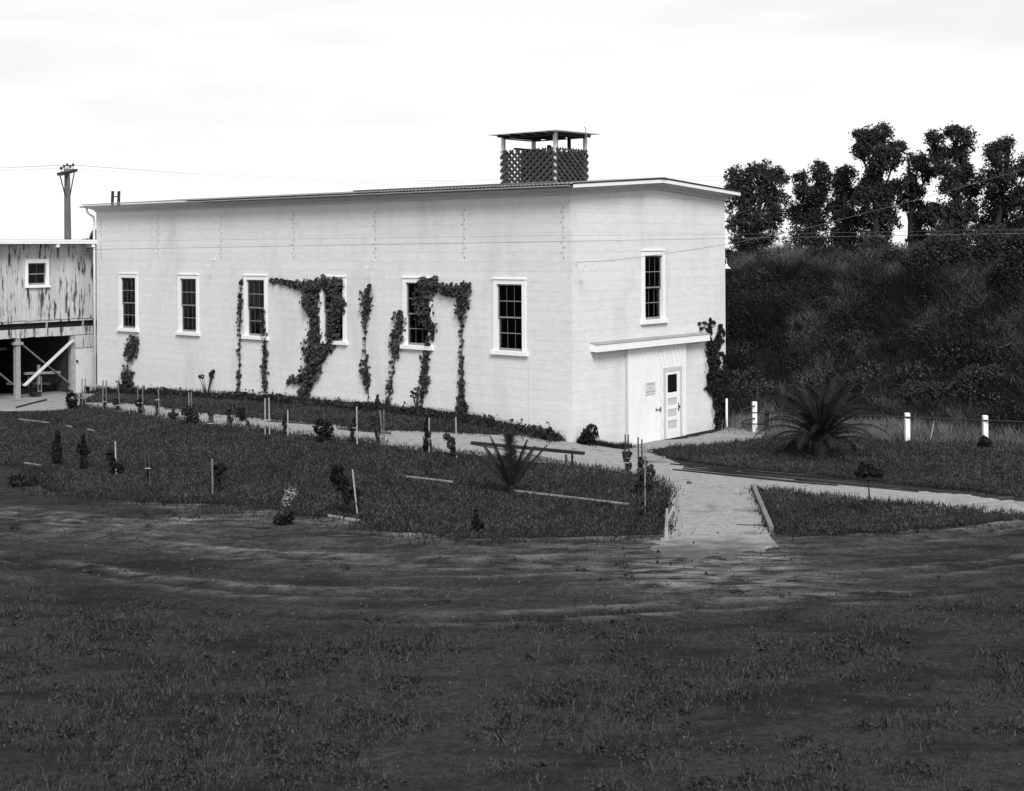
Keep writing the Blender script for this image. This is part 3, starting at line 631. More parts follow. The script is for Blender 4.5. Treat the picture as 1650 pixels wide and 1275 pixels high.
# ladder and crate at the shared corner
lad = empty('ladder', to_world((.15, LEN + .42, .25)), TH); tag(lad, 'dark wooden ladder leaning at the far left corner of the plant', 'ladder')
for xx in (0, .42): MB().bar((xx, 0, 0), (xx, -.36, 2.7), .05, .09, (1, 0, 0)).obj('rail', dwood, lad)
for k in range(8): t = (.25 + k * .3) / 2.7; MB().bar((.0, -.36 * t, 2.7 * t), (.42, -.36 * t, 2.7 * t), .05, .07).obj('rung', dwood, lad)
pc = ground(149, 634)
cr_ = empty('slatted_crate', pc, TH); tag(cr_, 'low slatted crate on the ground below the ladder', 'crate')
for k in range(5): MB().box((-.25 + k * .11, -.2, .02), (-.17 + k * .11, -.185, .3)).obj('slat', lwood, cr_)
MB().box((-.27, -.184, 0), (.29, .2, .02)).obj('bottom', mwood, cr_); MB().box((-.27, -.184, .3), (.29, .2, .33)).obj('lid', lwood, cr_); MB().box((-.27, .185, .021), (.29, .2, .299)).obj('back', dwood, cr_)

# roof ladder top seen over the eave
lt = empty('roof_ladder', to_world((5.2, LEN - 1.0, 7.4)), TH); tag(lt, 'top of a dark ladder standing up above the roof at the left', 'ladder')
pA = at(181, 328, 62.); pB = at(190.5, 328, 62.)
def wl(P, o): q = to_local(P) - np.array([5.2, LEN - 1.0, 7.4]); return q
for (u, v0_, v1_) in ((180.5, 345, 308), (190.5, 345, 308)): MB().bar(wl(at(u, v0_, 62.), 0), wl(at(u + 1.2, v1_, 62.), 0), .11, .09, (1, 0, 0)).obj('rail', dwood, lt)
MB().bar(wl(at(181, 317, 62.), 0), wl(at(191, 317, 62.), 0), .06, .05).obj('rung', dwood, lt)
MB().bar(wl(at(181, 336, 62.), 0), wl(at(191, 336, 62.), 0), .06, .05).obj('rung', dwood, lt)

# ------------------------------------------------------------------ utility pole and wires
PD = 76.
pb = at(109.5, 400, PD); pole = empty('utility_pole', (pb[0], pb[1], 0)); tag(pole, 'tall wooden utility pole with insulators behind the shed', 'pole')
top = at(108.5, 274, PD)
def pl(u, v, dy=0): p = at(u, v, PD + dy); return (p[0] - pb[0], p[1] - pb[1], p[2])
MB().tube([(0, 0, -.5), (0, 0, 5), pl(108.5, 318), pl(108.3, 272)], [.24, .20, .17, .15], 10).obj('shaft', gmat('pole_wood', .10, .16, 5, stretch=(4, 4, .4)), pole, True)
MB().bar(pl(95.8, 281, -1.1), pl(120.8, 274.5, 1.1), .30, .16).obj('crossarm', dwood, pole)
for a, b in ((pl(96.5, 282, -1.0), pl(105.5, 317, -.1)), (pl(120, 276, 1.0), pl(112.5, 317, .1))): MB().bar(a, b, .05, .05).obj('brace', dwood, pole)
for u, v, d in ((98.6, 276, -.9), (103.2, 273, -.5), (108.3, 270.5, 0), (113, 273, .45), (117.7, 270.5, .9)):
    p = pl(u, v, d); MB().lathe((p[0], p[1], p[2] - .08), [(.018, 0), (.018, .17), (.09, .18), (.10, .22), (.05, .26), (.07, .30), (.03, .33)], 8).obj('insulator', iron, pole)
def wire(name, pts, r, label, seg=14, sag=0.):
    out_ = []
    for i in range(len(pts) - 1):
        a, b = np.array(pts[i]), np.array(pts[i + 1])
        for k in range(seg): t = k / seg; p = a + (b - a) * t; p = p - np.array([0, 0, sag * 4 * t * (1 - t)]); out_.append(p)
    out_.append(np.array(pts[-1]))
    return tag(MB().tube(out_, r, 5).obj(name, wirem), label, 'wire', 'overhead wires')
wire('overhead_wire', [at(-250, 286, 70), at(98.6, 271, PD - .9), at(320, 286, 80), at(620, 297, 86), at(1700, 284, 105)], .006, 'thin wire from the leftmost insulator of the utility pole')
wire('overhead_wire', [at(-250, 283, 70), at(108.3, 265.5, PD), at(320, 282, 80), at(620, 294, 86), at(1700, 280, 105)], .006, 'thin wire from the middle insulator of the utility pole')
wire('overhead_wire', [at(-250, 281, 72), at(117.7, 266, PD + .9), at(320, 280, 80), at(620, 292, 86), at(1700, 277, 105)], .006, 'thin wire from the rightmost insulator of the utility pole')
wire('overhead_wire', [at(-300, 407, 38.4), at(160, 402, 38.2), at(920, 389, 38.), at(1168, 384.5, 38.), at(1900, 372, 38.)], .0055, 'lower thin wire running across the whole front of the plant')
wire('overhead_wire', [at(-300, 393, 38.4), at(160, 389, 38.2), at(920, 379.5, 38.), at(1168, 378, 38.), at(1900, 366, 38.)], .003, 'upper faint wire running across the whole front of the plant')
wire('service_wire', [at(923, 422.3, 40.5), at(937, 422.4, 40.4), at(985, 420, 40.3), at(1035, 414, 40.2), at(1100, 405, 40.1), at(1168, 394.5, 40), at(1300, 368, 41), at(1447, 330, 43), at(1506, 314, 44), at(1800, 230, 50)], .006, 'slack service wire from the near corner lamp up into the trees', 3)

# ================================================================== VINES ON THE WALLS
VL = np.array([-EX[0], -EX[1], 0])
def vine(path_sets, label, name='climbing_vine', long=True, dens=1., size=.13, grp='vines climbing the long wall', leafmat=None, stems=True, twigs=None):
    """path_sets: lists of (u, v, half width px, density 0..1)"""
    pj = (lambda u, v: on_long(u, v, 0.)) if long else (lambda u, v: on_gable(u, v, 0.))
    base = pj(*path_sets[0][-1][:2])
    org = to_world((base[0], base[1], base[2])); o = empty(name, org, TH); tag(o, label, 'vine', grp)
    pts = []; st = MB()
    for ps in path_sets:
        cen = [pj(p[0], p[1]) - base for p in ps]
        out1 = np.array([-.02, 0, 0]) if long else np.array([0, -.02, 0])
        if stems and len(ps) > 1: st.tube([c + out1 for c in cen], [.008 + .0011 * p[2] for p in ps], 5)
        for i in range(len(ps) - 1):
            (u0, v0_, h0, d0), (u1, v1_, h1, d1) = ps[i], ps[i + 1]
            ln = math.hypot(u1 - u0, v1_ - v0_); nn = int(ln * (h0 + h1) * .5 * (d0 + d1) * .28 * dens) + 1
            t = rng.uniform(0, 1, nn)
            if d0 + d1 < .92:            # sparse stretch: separate leaf pairs up the stem
                nr = max(1, int(ln / 7.6)); nn = nr * 4; t = (np.repeat(np.arange(nr), 4) + .5 + rng.normal(0, .07, nn)) / nr; t = np.clip(t, 0, 1)
            hw = h0 + (h1 - h0) * t
            off = np.clip(rng.normal(0, .55, (nn, 2)), -1.5, 1.5) * hw[:, None]
            nx, ny = -(v1_ - v0_) / (ln + 1e-6), (u1 - u0) / (ln + 1e-6)
            for k in range(nn):
                q = pj(u0 + (u1 - u0) * t[k] + nx * off[k, 0] + .25 * off[k, 1], v0_ + (v1_ - v0_) * t[k] + ny * off[k, 0] + .25 * abs(off[k, 1])) - base
                dep = rng.uniform(.02, .05 + .012 * hw[k])
                pts.append((q - np.array([dep, 0, 0])) if long else (q - np.array([0, dep, 0])))
    P = np.array(pts); array_obj('foliage', leaves(P, size, flat=(-1, 0, .35) if long else (0, -1, .35), droop=.35), 4, leafmat or vinem, o)
    if stems: st.obj('stem', barkm, o)
    return o
vine([[(217, 541, 7, 1), (217, 560, 8, 1), (216, 574, 7, 1), (208, 577, 3, .6), (206, 584, 3, .3), (207, 594, 8, .35), (206, 600, 9, .9), (208, 615, 10, 1), (210, 634, 13, 1)], [(206, 552, 1, 0), (205, 557, 5, .9), (212, 560, 5, .9)], [(203, 568, 5, .9), (212, 569, 6, 1)]], 'bushy vine with a dense dark top clump left of all others', size=.16)
vine([[(391, 450, 1.5, .8), (389, 470, 3.5, .7), (388, 490, 4, .9), (388, 512, 4, .8), (387, 520, 4, .4), (387, 575, 3.5, .36), (386, 600, 3.2, .4), (386, 615, 2.5, .7), (385, 634, 3, .3)]], 'thin sparse vine at the left edge of the third window')
vine([[(427, 498, 1.5, .6), (426, 515, 3.2, 1), (427, 540, 3.5, 1), (428, 570, 3.5, 1), (428, 600, 4, 1), (429, 632, 3, 1)]], 'narrow dense vine at the right edge of the third window')
vine([[(505, 458, 12, 1), (503, 475, 12, 1), (502, 490, 12, 1), (508, 505, 7, 1), (508, 525, 7, 1), (509, 540, 10, 1), (512, 562, 12, 1), (508, 585, 13, 1), (500, 603, 11, 1), (495, 622, 9, 1), (493, 646, 8, 1)],
      [(437, 451, 2, .9), (458, 455, 4, 1), (470, 455, 5, 1), (482, 461, 6, 1), (497, 459, 8, 1), (515, 457, 8, 1), (530, 455, 9, 1), (545, 453, 8, 1), (554, 454, 4, 1)],
      [(543, 458, 8, 1), (542, 475, 10, .75), (545, 500, 9, .6), (541, 525, 10, .75), (538, 545, 7, .9), (529, 561, 6, 1), (515, 579, 8, 1)],
      [(555, 484, 2, .7), (556, 503, 2, .6)], [(465, 614, 3, .6), (474, 612, 5, 1), (484, 611, 4, .9), (494, 606, 6, 1)], [(489, 548, 3, .5), (490, 566, 3, .4), (500, 575, 5, .6)]],
     'largest vine, a thick trunk arching left and over the fourth window', size=.15, dens=1.25)
vine([[(597, 458, 1.5, 1), (596, 468, 5, 1), (592, 476, 8, .9), (593, 490, 7, .9), (592, 505, 6, .9), (590, 514, 5, .7), (590, 530, 2, .3), (589, 560, 3, .36), (591, 578, 3, .45), (590, 590, 7, .7), (589, 605, 6, .8), (593, 615, 5, .7), (594, 628, 2.5, .7), (595, 641, 1.5, .3)]], 'free-standing narrow vine between the fourth and fifth windows')
vine([[(646, 501, 5, .8), (645, 514, 9, .8), (650, 524, 6, .9), (641, 532, 9, .8), (640, 546, 8, .7), (640, 560, 8, .7), (637, 571, 5, .4), (635, 595, 4, .35), (632, 612, 5, .5), (628, 634, 6, .6), (625, 656, 3, .4)]], 'tapering sparse vine at the left edge of the fifth window')
vine([[(746, 464, 10, 1), (748, 478, 8, 1), (744, 496, 8, .9), (746, 505, 7, .8), (745, 514, 4, .4), (745, 545, 3.5, .36), (745, 580, 3.5, .45), (746, 612, 4, .5), (746, 636, 4, .5), (745, 660, 6, .5)],
      [(678, 460, 7, 1), (691, 452, 9, 1), (700, 459, 9, 1), (708, 463, 5, .9), (720, 463, 9, 1), (727, 473, 8, 1), (738, 466, 9, 1), (752, 458, 6, 1), (757, 465, 3, 1)],
      [(690, 455, 9, 1), (685, 475, 12, 1), (684, 492, 11, .8), (688, 510, 11, .9), (694, 520, 8, .9), (698, 534, 5, .7), (699, 546, 3, .6)]],
     'arch of vine over the fifth window with one thin leg on its right', size=.15, dens=1.15)
vine([[(692, 540, 4, .9), (691, 553, 4, .9), (688, 571, 4, 1), (687, 590, 5, 1), (686, 602, 6, 1), (687, 618, 6, 1), (683, 632, 4, 1), (680, 642, 2, .5), (680, 662, 1, .3)], [(676, 571, 1, .3), (681, 580, 2, .5), (686, 588, 3, .6)], [(678, 612, 2, .6), (685, 622, 4, .8)]], 'short dense vine below the sill of the fifth window')
vine([[(1143, 513, 1.5, .8), (1143, 530, 2, 1), (1141, 545, 3, 1), (1143, 556, 7, 1), (1146, 572, 8, 1), (1148, 590, 8, 1), (1146, 610, 9, 1), (1150, 628, 9, 1), (1157, 645, 9, 1), (1160, 665, 9, 1), (1162, 695, 9, 1)],
      [(1160, 524, 2, 1), (1157, 538, 3, 1), (1153, 552, 5, 1), (1149, 566, 5, 1)], [(1162, 528, 2, .8), (1166, 542, 1.5, .7)], [(1157, 572, 2, 1), (1163, 568, 2.5, 1), (1167, 578, 2, 1), (1166, 600, 3, 1), (1162, 625, 9, 1), (1164, 660, 7, 1), (1164, 692, 7, 1)],
      [(1160, 595, 8, 1), (1161, 620, 9, 1), (1163, 645, 9, 1)], [(1124, 522, .7, .9), (1130, 520, 1, .9), (1136, 520, 1, .9), (1142, 524, 1, .9)], [(1127, 530, .7, .9), (1134, 527, 1, .9), (1141, 533, 1, .9)], [(1152, 522, .8, .9), (1147, 518, 1, .9), (1143, 520, 1, .9)], [(1168, 551, 1.2, .9), (1160, 547, 1.2, .9), (1155, 550, 1.2, .9)], [(1155, 585, 1, .9), (1163, 584, 1, .9)], [(1132, 627, .8, .8), (1143, 626, 1.5, .9)]],
     'dark gnarled creeper beside the door at the right corner', long=False, dens=2.4, size=.12, grp='creeper by the door', leafmat=darkleaf)

# ================================================================== PLANTING
def px_m(P): return (P[1]) / F          # metres per photograph pixel at that depth
def blobcloud(bl, n, surf=.35):
    """points inside ellipsoids (x,y,z,rx,ry,rz), denser near their surface"""
    wt = np.array([b[3] * b[5] for b in bl]); wt = wt / wt.sum(); ch = rng.choice(len(bl), n, p=wt); B = np.array(bl)[ch]
    d = rng.normal(size=(n, 3)); d /= np.linalg.norm(d, axis=1)[:, None]; r = rng.uniform(surf, 1.08, n) ** .6
    return B[:, :3] + d * r[:, None] * B[:, 3:]
def clear_wall(P):                  # keep things in front of the plant's walls: step back along the line of sight
    l = to_local(P); c = to_local(CAM)
    for ax, lim in ((0, -.22), (1, -.3)):
        if l[ax] > lim and l[1 - ax] > -.3 and c[ax] < lim:
            t = (lim - c[ax]) / (l[ax] - c[ax]); h = c + (l - c) * t
            if -.3 <= h[1 - ax] <= (LEN, WID)[ax]: l = h; break
    P = to_world(l); P[2] = float(gz(P[0], P[1])); return P
def plant_thing(u, v, name, label, cat, grp, blobs, leaf=.07, n=260, m=None, stakes=(), stem=True, wrap=None, tie=None, stakemat=None, lean=0):
    """blobs: (du, dv up, hw, hh) px from the base; stakes: (du base, du top, height px)"""
    B = clear_wall(ground(u, v)); k = px_m(B); o = empty(name, B); tag(o, label, cat, grp)
    bl = [(du * k, rng.uniform(-.2, .2) * hw * k, dv * k, hw * k, hw * k, hh * k) for du, dv, hw, hh in blobs]
    for b in list(bl):                  # side sprays so that no clump is a ball
        for j in range(3):
            d = rng.normal(size=3); d[2] = d[2] * .7 + .4; d /= np.linalg.norm(d); f_ = rng.uniform(.3, .55)
            bl.append((b[0] + d[0] * b[3], b[1] + d[1] * b[4], max(.03, b[2] + d[2] * b[5]), b[3] * f_, b[4] * f_, b[5] * f_))
    if bl:
        if stem:
            s = MB(); hi = max(bl, key=lambda b: b[2])
            for b in bl: s.tube([(0, 0, -.05), (b[0] * .45, b[1] * .4, b[2] * .45), (b[0], b[1], b[2])], [.022, .016, .006], 5)
            s.obj('stem', barkm, o)
        P = blobcloud(bl, int(n * 1.7)); P[:, 2] = np.maximum(P[:, 2], .02)
        array_obj('foliage', leaves(P, leaf, droop=.15), 4, m or leafm, o)
    for i, (d0, d1, hp) in enumerate(stakes):
        MB().bar((d0 * k, -.06 + .02 * i, -.2), (d1 * k, -.06 + .03 * i, hp * k), .034, .034, (0, 1, 0)).obj('stake', stakemat or mwood, o)
    if tie: MB().bar((tie[0] * k, -.085, tie[2] * k), (tie[1] * k, -.085, tie[2] * k), .02, .025).obj('tie', lwood, o)
    if wrap: MB().tube([(wrap[0] * k, 0, 0), (wrap[0] * k, 0, wrap[1] * k)], wrap[2] * k, 8).obj('trunk_wrap', dwood, o)
    return o
GR = 'young staked plants along the path'; GL = 'young plants on the lawn'
pt = plant_thing
pt(54, 640, 'staked_shrub', 'leafy shrub among three stakes in front of the raised shed', 'shrub', GR, [(0, 12, 8, 9), (4, 4, 9, 5)], stakes=[(-7, -7, 33), (9, 8, 34), (13, 13, 33)], tie=(8, 14, 10))
pt(117, 660, 'round_shrub', 'round dark shrub at the left end of the path', 'shrub', GR, [(0, 16, 10, 13), (-2, 8, 9, 8)], n=420, m=darkleaf)
pt(136, 655, 'staked_sapling', 'pair of close stakes with a pale wrapped sapling at the path start', 'sapling', GR, [(-3, 8, 3, 8)], stakes=[(-2, -3, 45), (2, 2, 45)], n=60, wrap=(-6, 20, 1.5), tie=(-5, 4, 14))
pt(169, 662, 'staked_sapling', 'twin tall stakes with thin dark stem right of the ladder', 'sapling', GR, [(-1, 14, 2.5, 9)], stakes=[(-2, -2, 49), (3, 3, 49)], n=50, tie=(-3, 4, 15))
pt(191, 661, 'staked_shrub', 'small shrub tied to a single leaning stake', 'shrub', GR, [(-4, 14, 6, 7), (0, 5, 3, 5)], stakes=[(4, 0, 46)], n=140, tie=(-4, 4, 8))
pt(226, 666, 'staked_shrub', 'dark shrub between two tall stakes below the bushy vine', 'shrub', GR, [(0, 17, 6, 7), (1, 6, 4, 7)], stakes=[(-3, -3, 46), (5, 4.5, 46)], n=190, tie=(-4, 5, 17), m=darkleaf)
pt(255, 669, 'staked_sapling', 'dark wrapped stem against one stake below the second window', 'sapling', GR, [(-3, 16, 2.5, 7)], stakes=[(3, 1, 46)], n=50, wrap=(-3, 22, 1.8), tie=(-4, 3, 25))
pt(279, 677, 'small_shrub', 'small twiggy shrub without a stake on the path edge', 'shrub', GR, [(0, 8, 6, 5), (0, 16, 2, 6)], n=130)
pt(308, 684, 'staked_shrub', 'wide shrub with a short stake below the second window', 'shrub', GR, [(0, 16, 13, 12), (-8, 24, 7, 7), (4, 8, 9, 8)], stakes=[(-1, -3, 52), (2, 1, 53)], n=430)
pt(340, 687, 'wrapped_sapling', 'short squat dark wrapped trunk on the path edge', 'sapling', GR, [(0, 20, 4, 3)], n=50, wrap=(0, 18, 4), tie=(-5, 5, 5))
pt(369, 687, 'wrapped_sapling', 'squat dark wrapped trunk with a few white tags', 'sapling', GR, [(0, 22, 6, 6), (2, 12, 5, 6)], n=110, wrap=(0, 14, 3.5), tie=(1, 6, 17))
pt(389, 680, 'small_shrub', 'low dark shrub left of the lone stake by the third window', 'shrub', GR, [(0, 13, 9, 10)], n=200, m=darkleaf)
pt(398, 694, 'staked_sapling', 'single dark stake with a squat stem below the third window', 'sapling', GR, [(1, 8, 3, 6)], stakes=[(0, 0, 52)], n=40, wrap=(1, 16, 3), stakemat=dwood)
pt(430, 702, 'staked_sapling', 'two pale stakes with a short dark stem below the third window', 'sapling', GR, [(-2, 8, 2.5, 7)], stakes=[(-2, -2, 60), (5, 4, 61)], n=50, tie=(-3, 6, 25), stakemat=lwood)
pt(460, 704, 'staked_sapling', 'slim columnar shrub beside a pale stake under the big vine', 'sapling', GR, [(-1, 24, 4, 12), (-1, 10, 2.5, 8)], stakes=[(4.5, 4.5, 43)], n=150, stakemat=lwood)
pt(521, 713, 'round_shrub', 'large forked leafy shrub in the middle of the path edge', 'shrub', GR, [(-6, 24, 11, 11), (9, 22, 8, 11), (0, 10, 10, 9)], n=520, m=darkleaf)
pt(568, 717, 'staked_sapling', 'slim shrub tied to a tall pale stake below the fourth window', 'sapling', GR, [(-1, 32, 6, 10), (0, 14, 3, 10)], stakes=[(8, 7.5, 62)], n=190, tie=(0, 9, 28), stakemat=lwood)
pt(609, 717, 'staked_sapling', 'loose pale-leaved sapling with two stakes below the narrow vine', 'sapling', GR, [(-3, 32, 10, 13), (2, 16, 4, 6)], stakes=[(9, 4, 56), (10, 10, 57)], n=150, tie=(2, 10, 14), leaf=.06)
pt(688, 729, 'columnar_shrub', 'dark upright columnar shrub with a stake below the fifth window', 'shrub', GR, [(0, 38, 5, 14), (0, 18, 6, 16), (1, 8, 6, 8)], stakes=[(4, 4, 56)], n=360, m=darkleaf, stakemat=lwood)
pt(732, 738, 'staked_shrub', 'leaning dark shrub tied to a pale stake left of the plank bench', 'shrub', GR, [(-12, 33, 6, 7), (-5, 22, 7, 8), (0, 8, 5, 9)], stakes=[(4, 3, 66)], n=260, stakemat=lwood)
pt(822, 713, 'small_shrub', 'twiggy shrub behind the plank bench with a white tag', 'shrub', GR, [(0, 16, 12, 9), (-3, 6, 7, 6)], n=200, tie=(-2, 9, 4))
pt(1010, 763, 'staked_sapling', 'sapling between two dark stakes in front of the sliding door', 'sapling', GR, [(0, 26, 6, 10), (4, 12, 4, 7)], stakes=[(-2.5, -2.5, 63), (3.5, 2.5, 63)], n=180, stakemat=dwood, tie=(-4, 4, 18))
pt(1034, 800, 'staked_sapling', 'bushy sapling with two dark stakes at the corner of the lawn', 'sapling', GR, [(2, 48, 9, 18), (12, 38, 10, 10), (-4, 20, 7, 16), (3, 14, 9, 12)], stakes=[(-5, -5.5, 96), (1, .5, 92)], n=520, stakemat=dwood)
pt(1039, 833, 'staked_sapling', 'tall grey stake with leafy growth at its foot on the lawn corner', 'sapling', GR, [(1, 12, 9, 11), (6, 50, 8, 9)], stakes=[(0, .5, 100)], n=200)
pt(93, 750, 'dwarf_cypress', 'dark upright little cypress leftmost on the lawn', 'shrub', GL, [(-1, 12, 7, 12), (-2, 28, 7, 14), (1, 44, 4, 12)], n=420, m=darkleaf)
pt(134, 758, 'dwarf_cypress', 'dark pointed shrub second from the left on the lawn', 'shrub', GL, [(0, 14, 6, 13), (-1, 34, 8, 10), (1, 48, 3, 10), (7, 30, 6, 5)], n=400, m=darkleaf)
pt(184, 766, 'leaning_shrub', 'dark shrub leaning left beside a thin pale stake', 'shrub', GL, [(0, 14, 7, 12), (-5, 32, 8, 10), (8, 10, 8, 8)], stakes=[(5, 3, 55)], n=380, m=darkleaf, stakemat=lwood)
pt(238, 778, 'staked_sapling', 'two dark stakes leaning together with little foliage on the lawn', 'sapling', GL, [(0, 10, 6, 8), (0, 24, 3, 8)], stakes=[(0, -4, 64), (5, 2, 56)], n=120, tie=(-3, 6, 24), stakemat=dwood)
pt(347, 797, 'leaning_shrub', 'shrub leaning right beside a short stake on the lawn', 'shrub', GL, [(3, 20, 4, 10), (8, 42, 10, 9), (4, 32, 6, 8)], stakes=[(-3, -4, 58)], n=280, m=darkleaf)
pt(575, 830, 'leaning_shrub', 'large dark shrub leaning left against a long pale stake', 'shrub', GL, [(0, 12, 4, 12), (-12, 34, 10, 14), (-24, 52, 13, 14), (-34, 62, 10, 11), (-32, 74, 10, 9), (2, 36, 4, 8)], stakes=[(3, -6, 74)], n=900, m=darkleaf, stakemat=lwood)
pt(466, 838, 'pale_weed', 'pale flowering weed at the front edge of the lawn', 'weed', GL, [(1, 38, 7, 12), (7, 44, 5, 7), (-4, 30, 6, 8)], n=140, m=paleleaf, leaf=.045)
pt(460, 846, 'low_shrub', 'low dark sprawling shrub in front of the pale weed', 'shrub', GL, [(-6, 6, 16, 8), (5, 12, 9, 8)], n=300, m=darkleaf)
pt(768, 857, 'small_shrub', 'small dark spiky shrub at the front of the lawn left of the path', 'shrub', GL, [(0, 12, 8, 10), (0, 26, 3, 10)], n=240, m=darkleaf)
pt(36, 782, 'flower_bed', 'round bed of small spotted leafy plants at the left edge', 'plants', GL, [(-4, 8, 17, 8), (10, 6, 12, 6)], n=420, leaf=.09, stem=False)
pt(949, 712, 'corner_shrub', 'dark lopsided shrub against the gable wall left of the door', 'shrub', 'shrubs at the plant wall', [(-3, 12, 12, 11), (5, 22, 9, 13), (-9, 5, 8, 6)], n=620, m=darkleaf)
pt(744, 674, 'wall_shrub', 'leafy clump at the foot of the vine arch leg', 'shrub', 'shrubs at the plant wall', [(0, 10, 10, 12), (5, 20, 6, 9), (-8, 5, 7, 6)], n=330)
pt(607, 668, 'wall_shrub', 'pointed weed clump at the wall foot below the narrow vine', 'shrub', 'shrubs at the plant wall', [(0, 10, 5, 10), (2, 22, 2, 8)], n=150)
pt(333, 644, 'wall_sprout', 'thin forked seedling with two leaf tufts below the second window', 'seedling', 'seedlings at the plant wall', [(-8, 34, 4, 4), (8, 37, 4, 5), (11, 42, 2, 3)], n=60, leaf=.09)
pt(673, 680, 'wall_sprout', 'small round-leaved seedling left of the short dense vine', 'seedling', 'seedlings at the plant wall', [(0, 38, 8, 8), (-6, 32, 5, 5)], n=45, leaf=.10)
pt(887, 708, 'wall_shrub', 'leafy clump round the standpipe foot near the corner', 'shrub', 'shrubs at the plant wall', [(-4, 8, 12, 10), (10, 4, 9, 6)], n=300)
pt(1588, 722, 'post_shrub', 'small dark bush at the foot of the rightmost white post', 'shrub', 'shrubs at the fence', [(0, 8, 10, 9)], n=260, m=darkleaf)
pt(1290, 724, 'low_shrub', 'light rounded tuft left of the big palm trunk', 'shrub', 'shrubs at the fence', [(-2, 6, 16, 8)], n=300, leaf=.05)
# little standard tree on the right lawn
B = ground(1403, 834); k = px_m(B); o = empty('standard_tree', B); tag(o, 'slim little tree with a flat dark crown on the front right lawn', 'tree')
MB().tube([(0, 0, -.1), (-.03, 0, 35 * k), (-.06, 0, 62 * k)], [.022, .018, .014], 6).add([], []).tube([(-.05, 0, 56 * k), (-12 * k, .1, 70 * k)], [.012, .005], 5).tube([(-.05, 0, 58 * k), (8 * k, -.1, 72 * k)], [.012, .005], 5).obj('trunk', barkm, o)
P = blobcloud([((-4) * k, 0, 74 * k, 20 * k, 18 * k, 9 * k), (-6 * k, 0, 82 * k, 12 * k, 12 * k, 7 * k), (-14 * k, .1, 71 * k, 10 * k, 10 * k, 7 * k), (10 * k, -.1, 72 * k, 11 * k, 10 * k, 7 * k)], 700)
array_obj('crown', leaves(P, .085), 4, darkleaf, o)

# ------------------------------------------------------------------ palms
def frond(root, az, elev0, length, bend, o, nl=26, ll=.3, lw=.03):
    pts = []; p = np.array(root, float); e = elev0; ns = 12
    for i in range(ns + 1):
        pts.append(p.copy()); p = p + length / ns * np.array([math.cos(az) * math.cos(e), math.sin(az) * math.cos(e), math.sin(e)]); e -= bend / ns * (.4 + 1.2 * i / ns)
    m = MB().tube(pts, [.022 * (1 - .85 * i / ns) + .003 for i in range(ns + 1)], 4)
    pa = np.array(pts); sd_ = np.array([-math.sin(az), math.cos(az), 0])
    for i in range(nl):
        t = .12 + .88 * i / nl; x = t * ns; j = min(int(x), ns - 1); c = pa[j] + (pa[j + 1] - pa[j]) * (x - j); d = pa[j + 1] - pa[j]; d /= np.linalg.norm(d)
        L = ll * math.sin(math.pi * min(1, t * .8 + .18)) * random.uniform(.85, 1.1) + .05; upv = np.cross(sd_, d)
        for s in (-1, 1):
            tip = c + L * (d * .62 + s * sd_ * .72 + abs(1) * upv * -.12 + upv * .3) + np.array([0, 0, -.12 * L]); wv = d * lw * .5
            m.add([c - wv, c + wv, c + (tip - c) * .55 + wv * .8, tip, c + (tip - c) * .55 - wv * .8], [(0, 1, 2, 3, 4)])
    return m.obj('frond', palmm, o)
B = ground(823.5, 797); k = px_m(B); o = empty('young_palm', B); tag(o, 'young palm with upright feathery fronds on the middle lawn', 'palm')
MB().lathe((0, 0, -.05), [(.07, 0), (.09, .1), (.06, .22), (.02, .3)], 9).obj('trunk', darkleaf, o)
for az, e, L, b in ((3.2, 50, 1.45, .35), (2.7, 62, 1.3, .4), (.0, 54, 1.45, .2), (.5, 64, 1.25, .4), (1.6, 86, 1.65, .1), (4.6, 80, 1.5, .2), (3.5, 74, 1.45, .3), (5.8, 76, 1.35, .3)):
    frond((0, 0, .15), az, math.radians(e), L, b, o, 24, .25, .05)
B = ground(1322, 735); k = px_m(B); o = empty('date_palm', B); tag(o, 'big dark palm with arching fronds in front of the pipe fence', 'palm')
MB().lathe((0, 0, -.1), [(.26, 0), (.28, .2), (.28, .45), (.2, .65), (.08, .8)], 12).obj('trunk', darkleaf, o)
for i in range(52):
    az = i * 2.39996; ring = i / 52
    e = math.radians(82 - 66 * ring + random.uniform(-6, 6)); frond((.1 * math.cos(az), .1 * math.sin(az), .75 - .35 * ring), az, e, random.uniform(1.6, 2.2), .9 + 1.15 * ring, o, 34, .30, .026)

# ------------------------------------------------------------------ fence
fc = empty('pipe_fence', ground(1340, 704)); tag(fc, 'white-posted pipe rail fence along the levee foot', 'fence')
fo = np.array(fc.location)
def post(u, vb, vt, m, hw=.10, nm='post'):
    Bp = ground(u, vb); h = (vb - vt) * px_m(Bp); c = Bp - fo
    q = MB().box((c[0] - hw, c[1] - hw, c[2] - .3), (c[0] + hw, c[1] + hw, c[2] + h - .06)); zt_ = c[2] + h - .06
    q.add([(c[0] - hw, c[1] - hw, zt_), (c[0] + hw, c[1] - hw, zt_), (c[0] + hw, c[1] + hw, zt_), (c[0] - hw, c[1] + hw, zt_), (c[0] - hw * .8, c[1] - hw * .8, zt_ + .03), (c[0] + hw * .8, c[1] - hw * .8, zt_ + .03), (c[0] + hw * .8, c[1] + hw * .8, zt_ + .03), (c[0] - hw * .8, c[1] + hw * .8, zt_ + .03)],
          [(4, 5, 6, 7), (0, 1, 5, 4), (1, 2, 6, 5), (2, 3, 7, 6), (3, 0, 4, 7)])
    q.obj(nm, m, fc); return Bp
P1 = post(1216, 697, 646, trim, .075); P2 = post(1235.5, 702, 658, iron, .065); P3 = post(1462, 712, 664, trim, .075); P4 = post(1587.5, 713, 668, trim, .075); P0 = post(1171, 691, 641, trim, .035); P5 = post(1730, 719, 672, trim, .075)
def fr_(u, v, Y): return at(u, v, Y) - fo
